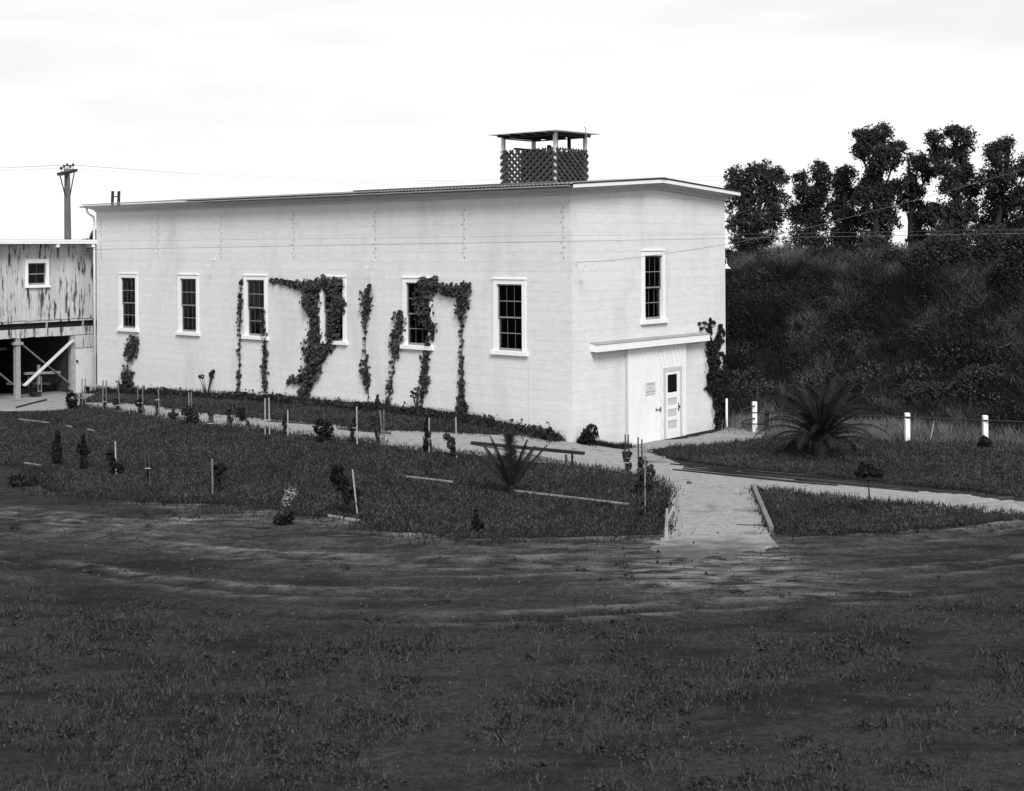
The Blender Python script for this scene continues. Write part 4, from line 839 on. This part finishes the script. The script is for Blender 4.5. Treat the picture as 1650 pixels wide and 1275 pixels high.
MB().tube([fr_(1216, 654, P1[1] - .09), fr_(1204, 657.5, P1[1] - .6), fr_(1196, 660.5, P1[1] - .9), fr_(1194, 663, P1[1] - 1.), fr_(1200, 664.5, P1[1] - 1.), fr_(1215, 665.3, P1[1] - .9), fr_(1236, 666, P2[1] - .1), fr_(1340, 669, (P2[1] + P3[1]) / 2 - .1), fr_(1462, 672.3, P3[1] - .1), fr_(1587, 677.5, P4[1] - .1), fr_(1730, 683, P5[1] - .1)], .022, 6).obj('rail', iron, fc, True)
MB().tube([fr_(1216, 674, P1[1] - .09), fr_(1204, 677, P1[1] - .6), fr_(1196, 680, P1[1] - .9), fr_(1194, 682, P1[1] - 1.), fr_(1200, 683, P1[1] - 1.), fr_(1236, 684, P2[1] - .07)], .022, 6).obj('rail', iron, fc, True)
for u0, v0_, u1, v1_, lab in ((1173, 658, 1194, 692, 'dark rod leaning at the right building corner, the longer of two'), (1172, 668, 1183, 691, 'shorter dark rod leaning at the right building corner')):
    a = at(u0, v0_, 47.2); b = ground(u1, v1_); o = empty('leaning_rod', b); MB().tube([(0, 0, 0), a - b], .016, 6).obj('rod', iron, o); tag(o, lab, 'rod')
a = ground(1497, 712); b = at(1505, 678, a[1] - .02); o = empty('white_stake', a); MB().bar((0, 0, -.2), b - a, .025, .02, (0, 1, 0)).obj('stake', lwood, o); tag(o, 'thin pale leaning stake right of the middle white post', 'stake')

# ------------------------------------------------------------------ pipes, boards, sticks, bench, standpipe
def ground_bar(u0, v0_, u1, v1_, wd, hg, name, label, cat, m, grp=None, lift=.03, rnd=False):
    a = ground(u0, v0_); b = ground(u1, v1_); a[2] += lift; b[2] += lift
    o = empty(name, a); tag(o, label, cat, grp)
    if rnd: MB().tube([(0, 0, 0), b - a], wd, 8).obj('pipe', m, o, True)
    else: MB().bar((0, 0, 0), b - a, wd, hg).obj('board', m, o)
    return o
gp = 'iron pipes beside the path'
for (u0, v0_, u1, v1_, lab) in ((1080, 749.5, 1330, 770.5, 'long iron pipe farthest from the camera beside the path'), (1102, 754, 1400, 783, 'long iron pipe second from the lawn beside the path'), (1100, 757, 1478, 791, 'longest iron pipe in the bundle beside the path'),
                                (1084, 758.5, 1350, 784.5, 'iron pipe nearest to the camera at the left of the bundle'), (1280, 775, 1480, 794.5, 'iron pipe at the right end of the bundle on the sand')):
    ground_bar(u0, v0_, u1, v1_, .024, 0, 'iron_pipe', lab, 'pipe', iron, gp, .03, True)
gb = 'pale boards lying in the lawn'
for (u0, v0_, u1, v1_, lab) in ((828, 794, 1013, 816, 'long pale edging board in the lawn right of the young palm'), (654, 771, 730, 780, 'shorter pale edging board in the lawn left of the young palm'), (30, 678, 80, 684, 'pale edging board in the lawn at the far left'), (107, 689, 116, 690.5, 'tiny pale board piece in the left lawn'),
                                (141, 694.5, 151, 696.5, 'small bright board piece in the left lawn'), (40, 749, 68, 753.5, 'pale board behind the round flower bed'), (529, 834, 552, 838, 'pale board scrap at the front lawn edge'), (556, 839, 580, 842.5, 'pale board scrap below the leaning stake')):
    ground_bar(u0, v0_, u1, v1_, .035, .06, 'edging_board', lab, 'board', gmat('weathered_board', .12, .34, 7, nrough=.75), gb, .045)
ground_bar(1214, 789, 1243, 858, .1, .16, 'edging_timber', 'short dark timber edging the front right lawn', 'timber', mwood, None, .06)
ground_bar(1187, 847, 1232, 848, .02, .02, 'thin_stick', 'thin dark stick on the path beside the edging timber', 'stick', dwood, None, .02)
ground_bar(430, 680.5, 533, 687, .03, .05, 'edging_board', 'dark low board along the upper path edge at left', 'board', dwood, 'low boards on the upper path edge', .04)
ground_bar(545, 693, 630, 701, .04, .06, 'edging_board', 'dark low board along the upper path edge at middle', 'board', dwood, 'low boards on the upper path edge', .04)
ground_bar(26, 659, 75, 646.5, .04, .08, 'edging_board', 'dark board edging the ground before the raised shed', 'board', dwood, 'low boards on the upper path edge', .05)
# plank bench
a = ground(912, 757); b0 = ground(922, 751)
o = empty('plank_bench', a); tag(o, 'long dark plank beside the path, its right end raised on short posts', 'bench')
p0 = ground(760, 717) - a; p0[2] += .06; p1 = at(941, 730.5, a[1] + .1) - a
MB().bar(p0, p1, .11, .085).obj('plank', iron, o)
for (u, vt) in ((912, 730), (922, 732)):
    g_ = ground(u, 757 if u == 912 else 751); t_ = at(u, vt, g_[1]) - a; t_[2] = min(t_[2], p1[2] - .02); MB().bar(g_ - a - np.array([0, 0, .1]), t_, .06, .06, (0, 1, 0)).obj('leg', dwood, o)
a = clear_wall(ground(885, 692)); o = empty('standpipe', a); tag(o, 'pale garden standpipe with tap near the building corner', 'standpipe'); k = px_m(a)
MB().tube([(0, 0, -.1), (0, 0, 28 * k)], .03, 8).obj('riser', lwood, o); MB().tube([(0, 0, 27 * k), (-4 * k, -.02, 29 * k), (-5 * k, -.02, 26 * k)], .022, 6).obj('tap', iron, o)
a = ground(1073, 871); o = empty('forked_stick', a); tag(o, 'pale forked stick leaning at the lawn corner by the path', 'stick'); k = px_m(a)
MB().tube([(0, 0, -.1), (2 * k, .1, 22 * k), (3 * k, .1, 50 * k)], [.05, .04, .03], 6).tube([(3 * k, .1, 30 * k), (15 * k, .15, 53 * k)], [.035, .03], 6).obj('branch', lwood, o)
a = ground(1110, 780); o = empty('path_stone', a); MB().lathe((0, 0, -.02), [(.07, 0), (.09, .03), (.05, .08), (.01, .09)], 7).obj('stone', dwood, o); tag(o, 'small dark stone lying on the sandy path', 'stone')

# ================================================================== TREES ON THE LEVEE
def tree(u, vb, Y, blobs, n, label, leaf=.2, grp='trees on the levee top', name='levee_tree', trunk_r=.2, base=None, m=None, squash=.85):
    B = at(u, vb, Y); B[2] = float(lev_z(B[0], B[1])) if base is None else base
    o = empty(name, B); tag(o, label, 'tree', grp); k = Y / F
    bl = []
    for bu, bv, hw, hh in blobs:
        p = at(bu, bv, Y + rng.uniform(-1, 1) * hw * k * .8) - B; bl.append((p[0], p[1], p[2], hw * k, hw * k * squash, hh * k))
    main = list(bl)
    for b in main:                      # small outlying sprays break up the outline
        for j in range(4):
            d = rng.normal(size=3); d[2] = d[2] * .8 + .25; d /= np.linalg.norm(d); f_ = rng.uniform(.22, .42); e = rng.uniform(.75, 1.12)
            bl.append((b[0] + d[0] * b[3] * e, b[1] + d[1] * b[4] * e, b[2] + d[2] * b[5] * e, b[3] * f_, b[4] * f_, b[5] * f_ * 1.2))
    mb = MB(); hi = sorted(bl, key=lambda b: -b[2]); ht = hi[0][2]
    sp = [(0, 0, -.3), (rng.uniform(-.2, .2), 0, ht * .3), (hi[0][0] * .5, hi[0][1] * .5, ht * .62), hi[0][:3]]
    mb.tube(sp, [trunk_r, trunk_r * .8, trunk_r * .5, .05], 8)
    for b in main:
        t = min(.9, max(.12, (b[2] / ht) * .62)); s0 = np.array(sp[0]) * 0 + np.array([sp[2][0] * t, sp[2][1] * t, ht * t * .8])
        e = np.array(b[:3]); mb.tube([s0, s0 * .45 + e * .55 + np.array([0, 0, -.1 * abs(e[0] - s0[0])]), e], [trunk_r * .4, trunk_r * .26, .03], 5)
        for j in range(4):
            d = rng.normal(size=3); d[2] = abs(d[2]) * .7; d /= np.linalg.norm(d); mb.tube([e * .8 + s0 * .2, e + d * np.array(b[3:]) * .9], [.05, .012], 4)
    mb.obj('trunk', barkm, o, True)
    # every blob is a bunch of leafy twigs that fan outwards and up from its limb
    PP = []; area = sum(b[3] * b[5] for b in bl)
    for b in bl:
        nt_ = max(5, int(n * b[3] * b[5] / area / 34)); c = np.array(b[:3]); R = np.array(b[3:])
        d = rng.normal(size=(nt_, 3)); d[:, 2] += .35; d /= np.linalg.norm(d, axis=1)[:, None]; r = rng.uniform(.0, 1.0, nt_) ** .5
        st_ = c + d * (r * .80)[:, None] * R; ln = rng.uniform(.14, .42, nt_) * (R[0] + R[2]) * .5 + .12
        dd = d + .5 * rng.normal(size=(nt_, 3)); dd[:, 2] += .25; dd /= np.linalg.norm(dd, axis=1)[:, None]
        t = rng.uniform(-.15, 1, (nt_, 34, 1)) ; w_ = .06 + .16 * (1 - np.abs(t))
        PP.append((st_[:, None] + dd[:, None] * ln[:, None, None] * t + rng.normal(size=(nt_, 34, 3)) * w_ * (.6 + R[0] * .25)).reshape(-1, 3))
    P = np.concatenate(PP); array_obj('crown', leaves(P, leaf), 4, m or treem, o)
    return o
tree(1218, 416, 74, [(1190, 292, 26, 22), (1225, 285, 26, 18), (1250, 290, 18, 16), (1180, 320, 20, 20), (1215, 320, 34, 26), (1250, 325, 20, 28), (1195, 360, 24, 28), (1230, 365, 34, 30), (1210, 395, 40, 18)], 27943, 'broad round-topped tree just right of the plant roof', .105)
tree(1312, 416, 77, [(1319, 276, 14, 14), (1293, 292, 12, 14), (1330, 292, 16, 18), (1300, 315, 20, 20), (1322, 325, 22, 22), (1285, 345, 22, 22), (1315, 360, 28, 26), (1300, 392, 38, 22)], 20493, 'feathery double-headed tree second from the left', .105)
tree(1363, 417, 75, [(1366, 283, 13, 13), (1356, 300, 12, 16), (1370, 318, 15, 18), (1352, 335, 14, 20), (1366, 355, 20, 24), (1358, 390, 26, 26)], 16765, 'narrow upright tree left of the tallest tree', .105)
tree(1412, 418, 73, [(1392, 218, 14, 12), (1420, 216, 17, 12), (1405, 232, 26, 14), (1388, 246, 16, 12), (1416, 250, 22, 16), (1447, 240, 14, 9), (1440, 258, 13, 11), (1412, 276, 15, 14), (1402, 298, 20, 18), (1395, 325, 18, 26), (1422, 325, 24, 28), (1445, 305, 14, 13), (1412, 365, 32, 30), (1405, 398, 30, 18)], 31669, 'tallest tree of the row with a rounded head', .105)
tree(1470, 420, 74, [(1480, 262, 17, 15), (1492, 282, 14, 13), (1466, 296, 15, 12), (1458, 325, 10, 12), (1476, 312, 10, 9), (1490, 350, 24, 22), (1480, 385, 20, 18)], 11178, 'thin open tree with bare limbs right of the tallest', .105)
tree(1545, 420, 72, [(1503, 224, 14, 13), (1513, 248, 17, 17), (1540, 216, 17, 9), (1556, 222, 18, 13), (1548, 246, 22, 17), (1524, 275, 18, 17), (1556, 285, 18, 22), (1533, 308, 16, 15), (1566, 310, 14, 14), (1515, 345, 26, 20), (1555, 345, 26, 26), (1530, 380, 36, 24)], 27943, 'spreading tree with forked limbs second from the right', .105)
tree(1612, 421, 71, [(1600, 244, 18, 14), (1622, 236, 14, 12), (1612, 268, 22, 16), (1590, 288, 14, 16), (1620, 296, 22, 18), (1600, 325, 20, 22), (1640, 330, 26, 26), (1605, 365, 30, 30), (1655, 270, 22, 22), (1670, 310, 24, 24), (1650, 375, 30, 30)], 27943, 'loose rightmost tree partly beyond the picture edge', .105)
tree(172, 420, 95, [(160, 392, 24, 20), (185, 395, 24, 20), (170, 405, 40, 22)], 5000, 'distant dark tree peeping over the shed roof at the left', .22, grp='far trees', name='far_tree', base=0.)
# bushes along the crest and on the slope
def bush(u, v, Y, bl, n, label, leaf=.13, m=None):
    B = at(u, v, Y); B[2] = float(lev_z(B[0], B[1])); k = Y / F; o = empty('levee_bush', B); tag(o, label, 'bush', 'bushes on the levee')
    q = [(du * k, rng.uniform(-.3, .3), dv * k, hw * k, hw * k * .8, hh * k) for du, dv, hw, hh in bl]
    s = MB()
    for b in q:
        for j in range(3): s.tube([(b[0] * .2, 0, -.1), (b[0] * .8, b[1], b[2] * .6), (b[0] + rng.uniform(-.2, .2), b[1], b[2] + b[5] * .5)], [.03, .02, .006], 4)
    s.obj('stem', barkm, o); array_obj('foliage', leaves(blobcloud(q, n), leaf), 4, m or treem, o)
def crest_at(u):            # where the crest edge lies in direction u
    for Y in np.arange(50, 80, .2):
        P = at(u, 400, Y)
        if lev_q(P[0], P[1]) > 12.8: return Y
    return 66.
def slope_at(u, v):         # ray hits the levee slope
    for Y in np.arange(44, 80, .1):
        P = at(u, v, Y)
        if lev_q(P[0], P[1]) > 0 and P[2] < lev_z(P[0], P[1]): return Y
    return crest_at(u)
for u, v, bl, n, lab in ((1318, 424, [(0, 12, 22, 16), (-14, 6, 18, 10), (18, 8, 18, 10)], 1500, 'rounded bush on the levee crest below the second tree'),
                         (1442, 424, [(0, 10, 18, 12), (14, 8, 14, 9)], 1000, 'feathery bush on the crest right of the tallest tree'),
                         (1500, 440, [(0, 26, 32, 28), (24, 42, 28, 26), (-24, 16, 24, 20), (8, 50, 18, 14)], 4600, 'large dark bush on the crest below the forked tree'),
                         (1575, 440, [(0, 34, 36, 34), (30, 46, 30, 32), (-20, 20, 24, 22), (10, 64, 20, 14)], 5200, 'pale hazy bush on the crest at the right'),
                         (1655, 450, [(0, 40, 36, 42), (-24, 20, 28, 28), (-14, 66, 20, 14)], 4400, 'tall bush on the crest beyond the right picture edge'),
                         (1230, 470, [(0, 16, 12, 22), (-6, 6, 10, 12)], 500, 'tall tuft on the slope right of the plant corner'),
                         (1560, 520, [(0, 14, 24, 16), (-24, 8, 18, 10), (20, 8, 18, 10)], 1400, 'light leaved shrub high on the right slope'),
                         (1490, 545, [(0, 10, 24, 14), (20, 4, 16, 8)], 1100, 'shrub on the middle of the right slope'),
                         (1580, 640, [(0, 20, 36, 30), (-30, 10, 24, 20), (26, 24, 24, 26)], 3000, 'big rounded thicket low on the right slope'),
                         (1480, 655, [(0, 16, 30, 22), (24, 20, 20, 20)], 2000, 'rounded thicket low on the slope behind the middle post'),
                         (1300, 640, [(0, 14, 26, 16), (22, 8, 20, 10)], 1600, 'low thicket behind the big palm'), (1235, 640, [(0, 10, 24, 14), (16, 14, 14, 12)], 1300, 'low thicket behind the left fence post'),
                         (1390, 560, [(0, 12, 26, 14), (-22, 8, 18, 10)], 1400, 'dark shrub in the middle of the slope'), (1330, 500, [(0, 10, 22, 12)], 900, 'dark shrub on the upper slope')):
    bush(u, v, slope_at(u, v), bl, int(n * 1.8), lab, .085)
# undergrowth between the trunks: reads as one mass
bl = []
for u in range(1165, 1720, 12):
    Y = rng.uniform(69, 80); P = at(u, 405, Y); z = float(lev_z(P[0], P[1])); k = Y / F; h = rng.uniform(5, 16) * k
    bl.append((P[0], P[1], z + h * .6, 12 * k, 12 * k, h))
o = array_obj('undergrowth', leaves(blobcloud(bl, 9000), .18), 4, treem); tag(o, 'dark undergrowth between the tree trunks', 'undergrowth', kind='stuff')

# ================================================================== GRASS AND WEEDS
def scatter(poly, dens, noise=0.):
    px = [p[0] for p in poly]; py = [p[1] for p in poly]; n = int((max(px) - min(px)) * (max(py) - min(py)) * dens)
    X = rng.uniform(min(px), max(px), n); Y = rng.uniform(min(py), max(py), n)
    k = inside(poly, X + .1 * lumps(X * 2, Y * 2), Y + .1 * lumps(Y * 2 + 5, X * 2))
    if noise: k &= (lumps(X * .7, Y * .7) + rng.normal(0, .35, n) > noise)
    X, Y = X[k], Y[k]; return np.stack([X, Y, gz(X, Y) + .025], 1)
for i, (lab, poly) in enumerate(POLY.items()):
    P = scatter(poly, (340, 330, 330, 360)[i]); P2 = scatter(poly, 60, .35); P3 = scatter(poly, 16)
    o = blades(P, .065, .03, 1.1, grassm, 'lawn_grass'); tag(o, 'short grass of the ' + lab, 'grass', kind='stuff')
    o = blades(P3, .06, .022, 1.4, freshm, 'lawn_flecks'); tag(o, 'pale grass flecks in the ' + lab, 'grass', kind='stuff')
    o = blades(P2, .13, .035, .8, weedm, 'lawn_weeds'); tag(o, 'taller weed tufts in the ' + lab, 'weeds', kind='stuff')
# ragged fringe of longer grass along the lawn edges
def fringe(pix, wd, dens, h, name, label, m=None, blade=.022):
    pts = []
    for (u0, v0_), (u1, v1_) in zip(pix[:-1], pix[1:]):
        a, b = ground(u0, v0_), ground(u1, v1_); L = np.linalg.norm(b - a); n = int(L * dens); t = rng.uniform(0, 1, n)[:, None]
        pts.append(a + (b - a) * t + np.concatenate([rng.normal(0, wd, (n, 2)), np.zeros((n, 1))], 1))
    P = np.concatenate(pts); P = P[(lumps(P[:, 0] * 1.7, P[:, 1] * 1.7) + rng.normal(0, .3, len(P))) > -.25]; P[:, 2] = gz(P[:, 0], P[:, 1]) + .01
    o = blades(P, h, blade, .8, m or weedm, name); tag(o, label, 'grass', kind='stuff')
fringe(PATHLOW, .13, 160, .14, 'edge_grass', 'ragged grass along the lower edge of the path')
fringe(PATHUP + [(960, 712), (1002, 714)], .12, 130, .13, 'edge_grass', 'ragged grass along the upper edge of the path')
fringe(lawnC[:9], .1, 130, .12, 'edge_grass', 'ragged grass along the front edge of the palm lawn'); fringe([(1080, 720), (1140, 719), (1200, 711), (1245, 704)], .1, 130, .13, 'edge_grass', 'ragged grass before the door apron')
fringe(lawnD[:6], .1, 190, .15, 'edge_grass', 'thick dark grass along the top edge of the front right lawn'); fringe([(1214, 787), (1244, 860), (1400, 860), (1625, 842)], .15, 120, .13, 'edge_grass', 'ragged grass round the front right lawn')
fringe(lawnA[len(PATHLOW) + 2:], .35, 170, .15, 'edge_grass', 'tufty grass along the front edge of the large lawn')
fringe([(1240, 703), (1330, 703), (1461, 710), (1587, 712), (1720, 718)], .35, 420, .3, 'fence_grass', 'tall grass along the foot of the fence', drym); fringe([(1180, 686), (1330, 692), (1461, 698), (1720, 706)], .8, 900, .4, 'fence_grass', 'pale tall grass behind the fence', drym, .03)
# weeds at the wall foot
pts = []
for y in np.arange(.6, LEN + .2, .012):
    hgt = .16 + .14 * abs(math.sin(y * 1.3) * math.sin(y * .47 + 1)) + (.16 if random.random() < .05 else 0)
    for j in range(3): P = to_world((-abs(rng.normal(0, .28)) - .03, y, 0)); P[2] = float(gz(P[0], P[1])) + rng.uniform(.02, hgt); pts.append(P)
o = array_obj('wall_weeds', leaves(np.array(pts), .1), 4, leafm); tag(o, 'low weeds growing along the foot of the long white wall', 'weeds', kind='stuff')
P = np.array([to_world((-abs(rng.normal(0, .3)) - .02, rng.uniform(.2, LEN), 0)) for _ in range(7000)]); P[:, 2] = gz(P[:, 0], P[:, 1]); o = blades(P, .3, .03, .5, weedm, 'wall_grass'); tag(o, 'tall dark grass at the foot of the long wall', 'grass', kind='stuff')
P = np.array([to_world((rng.uniform(.1, 2.7), -abs(rng.normal(0, .22)) - .03, 0)) for _ in range(1200)]); P[:, 2] = gz(P[:, 0], P[:, 1]); o = blades(P, .2, .03, .6, weedm, 'wall_grass'); tag(o, 'grass at the foot of the gable wall left of the door', 'grass', kind='stuff')
# levee weeds
n = 230000
qq = rng.uniform(0, 15, n); tt = rng.uniform(-16, 22, n)
X = 9.6 + EX[0] * qq - EY[0] * tt; Y = 49.6 + EX[1] * qq - EY[1] * tt
keep = (X / Y > .14) & (X / Y < .42); X, Y = X[keep], Y[keep]; P = np.stack([X, Y, lev_z(X, Y)], 1)
sel = 1.5 * lumps(X * .45, Y * .45) + .5 * lumps(X * 1.3, Y * 1.3) + .5 * (1 - sm(0, 2.5, lev_q(X, Y))) + .6 * sm(8, 12, lev_q(X, Y)) - .05 + rng.normal(0, .22, len(X))
o = blades(P[sel < .42], .6, .028, 1.1, weedm, 'levee_weeds'); tag(o, 'dense dark weeds covering the levee bank', 'weeds', kind='stuff')
o = blades(P[sel >= .42], .55, .02, 1.4, drym, 'levee_dry_grass'); tag(o, 'paler dry grass patches on the levee bank', 'grass', kind='stuff')
for nm, cnt, nl, mt, lab, seed in (('levee_brush', 330, 60000, weedm, 'tangled low brush on the levee bank', 0), ('levee_thicket', 120, 30000, darkleaf, 'nearly black thicket patches on the levee bank', 1), ('levee_scrub', 90, 15000, gmat('scrub_leaf', .025, .075, 6, spec=.03), 'pale scrubby growth low on the levee bank', 2)):
    cl = []
    while len(cl) < cnt:
        q_, t_ = rng.uniform(.6, 13.5), rng.uniform(-14, 18)
        if seed == 1 and rng.uniform() > .25 + .75 * (q_ > 4) * (t_ > -6): continue
        if seed == 2 and q_ > 6: continue
        x_ = 9.6 + EX[0] * q_ - EY[0] * t_; y_ = 49.6 + EX[1] * q_ - EY[1] * t_
        r_ = rng.uniform(.25, .75) * (1.35 if seed == 1 else 1); cl.append((x_, y_, float(lev_z(x_, y_)) + r_ * .5, r_ * 1.2, r_ * 1.2, r_ * .8))
    o = array_obj(nm, leaves(blobcloud(cl, nl), .085), 4, mt); tag(o, lab, 'brush', kind='stuff')
# foreground: dust streaks, rough grass and clods of the dirt track
n = 420000; X = rng.uniform(-13.5, 13.5, n); Y = rng.uniform(14, 33, n); d0 = Y - road_y(X)
pl_ = [ground(u, v)[:2] for u, v in pathpix]; base = (np.abs(X) < Y * .40) & ~inside(pl_, X, Y)
for (u, v) in (): pass
lawnp = [p for p in POLY.values()]
for p in lawnp: base &= ~inside(p, X, Y)
patch = lumps(X * .55, Y * .55) + .55 * lumps(X * 1.7 + 3, Y * 1.7)
verge = 1 - sm(-8.2, -5.4, d0 + .9 * lumps(X * .5, Y * .5)); back = sm(.6, 2.0, d0)
k = base & (rng.uniform(0, 1, n) < (.02 + .75 * np.maximum(verge, .35 * back)) * sm(-.25, .35, patch + rng.normal(0, .18, n)))
P = np.stack([X[k], Y[k], gz(X[k], Y[k])], 1); sc_ = rng.uniform(0, 1, len(P))
o = blades(P[sc_ < .62], .085, .014, 1., grassm, 'verge_grass'); tag(o, 'rough dark grass on and beside the dirt track', 'grass', kind='stuff')
o = blades(P[(sc_ >= .62) & (sc_ < .80)], .10, .012, 1.2, freshm, 'verge_dry_grass'); tag(o, 'pale dry blades among the grass beside the dirt track', 'grass', kind='stuff')
o = blades(P[sc_ >= .80], .15, .014, .8, weedm, 'verge_weeds'); tag(o, 'taller dark blades among the grass beside the dirt track', 'grass', kind='stuff')
# broad-leaved weeds in rosettes
c_ = np.where(k)[0]; c_ = rng.choice(c_, 420, replace=False); PP = []
for i in c_:
    r_ = rng.uniform(.05, .22); m_ = int(12 + r_ * 160); a_ = rng.uniform(0, 6.28, m_); rr = np.sqrt(rng.uniform(0, 1, m_)) * r_
    x_ = X[i] + rr * np.cos(a_); y_ = Y[i] + rr * np.sin(a_); PP.append(np.stack([x_, y_, gz(x_, y_) + .01 + (r_ - rr) * rng.uniform(.1, .8, m_)], 1))
o = array_obj('verge_rosettes', leaves(np.concatenate(PP), .05), 4, leafm); tag(o, 'broad-leaved weeds scattered beside the dirt track', 'weeds', kind='stuff')
n = 26000; X = rng.uniform(-13, 13, n); Y = rng.uniform(14, 33.5, n); P = np.stack([X, Y, gz(X, Y)], 1); r_ = rng.exponential(.010, n) + .006
tv = np.array([(1, 0, -.3), (-.5, .87, -.3), (-.5, -.87, -.3), (0, 0, .8)])[None] * r_[:, None, None] * rng.uniform(.6, 1.3, (n, 4, 3)) + P[:, None]
tf = tv[:, [0, 1, 3, 1, 2, 3, 2, 0, 3]]; o = array_obj('soil_clods', tf.reshape(-1, 3), 3, soil); tag(o, 'small clods of earth scattered on the dirt track', 'clods', kind='stuff')

n = 5000; X = rng.uniform(-13, 13, n); Y = rng.uniform(14, 33.5, n); P = np.stack([X, Y, gz(X, Y)], 1); r_ = rng.exponential(.007, n) + .005
tv = np.array([(1, 0, -.3), (-.5, .87, -.3), (-.5, -.87, -.3), (0, 0, .8)])[None] * r_[:, None, None] * rng.uniform(.6, 1.3, (n, 4, 3)) + P[:, None]
o = array_obj('gravel', tv[:, [0, 1, 3, 1, 2, 3, 2, 0, 3]].reshape(-1, 3), 3, gmat('gravel_stone', .05, .13, 3)); tag(o, 'pale gravel bits scattered on the dirt track', 'gravel', kind='stuff')
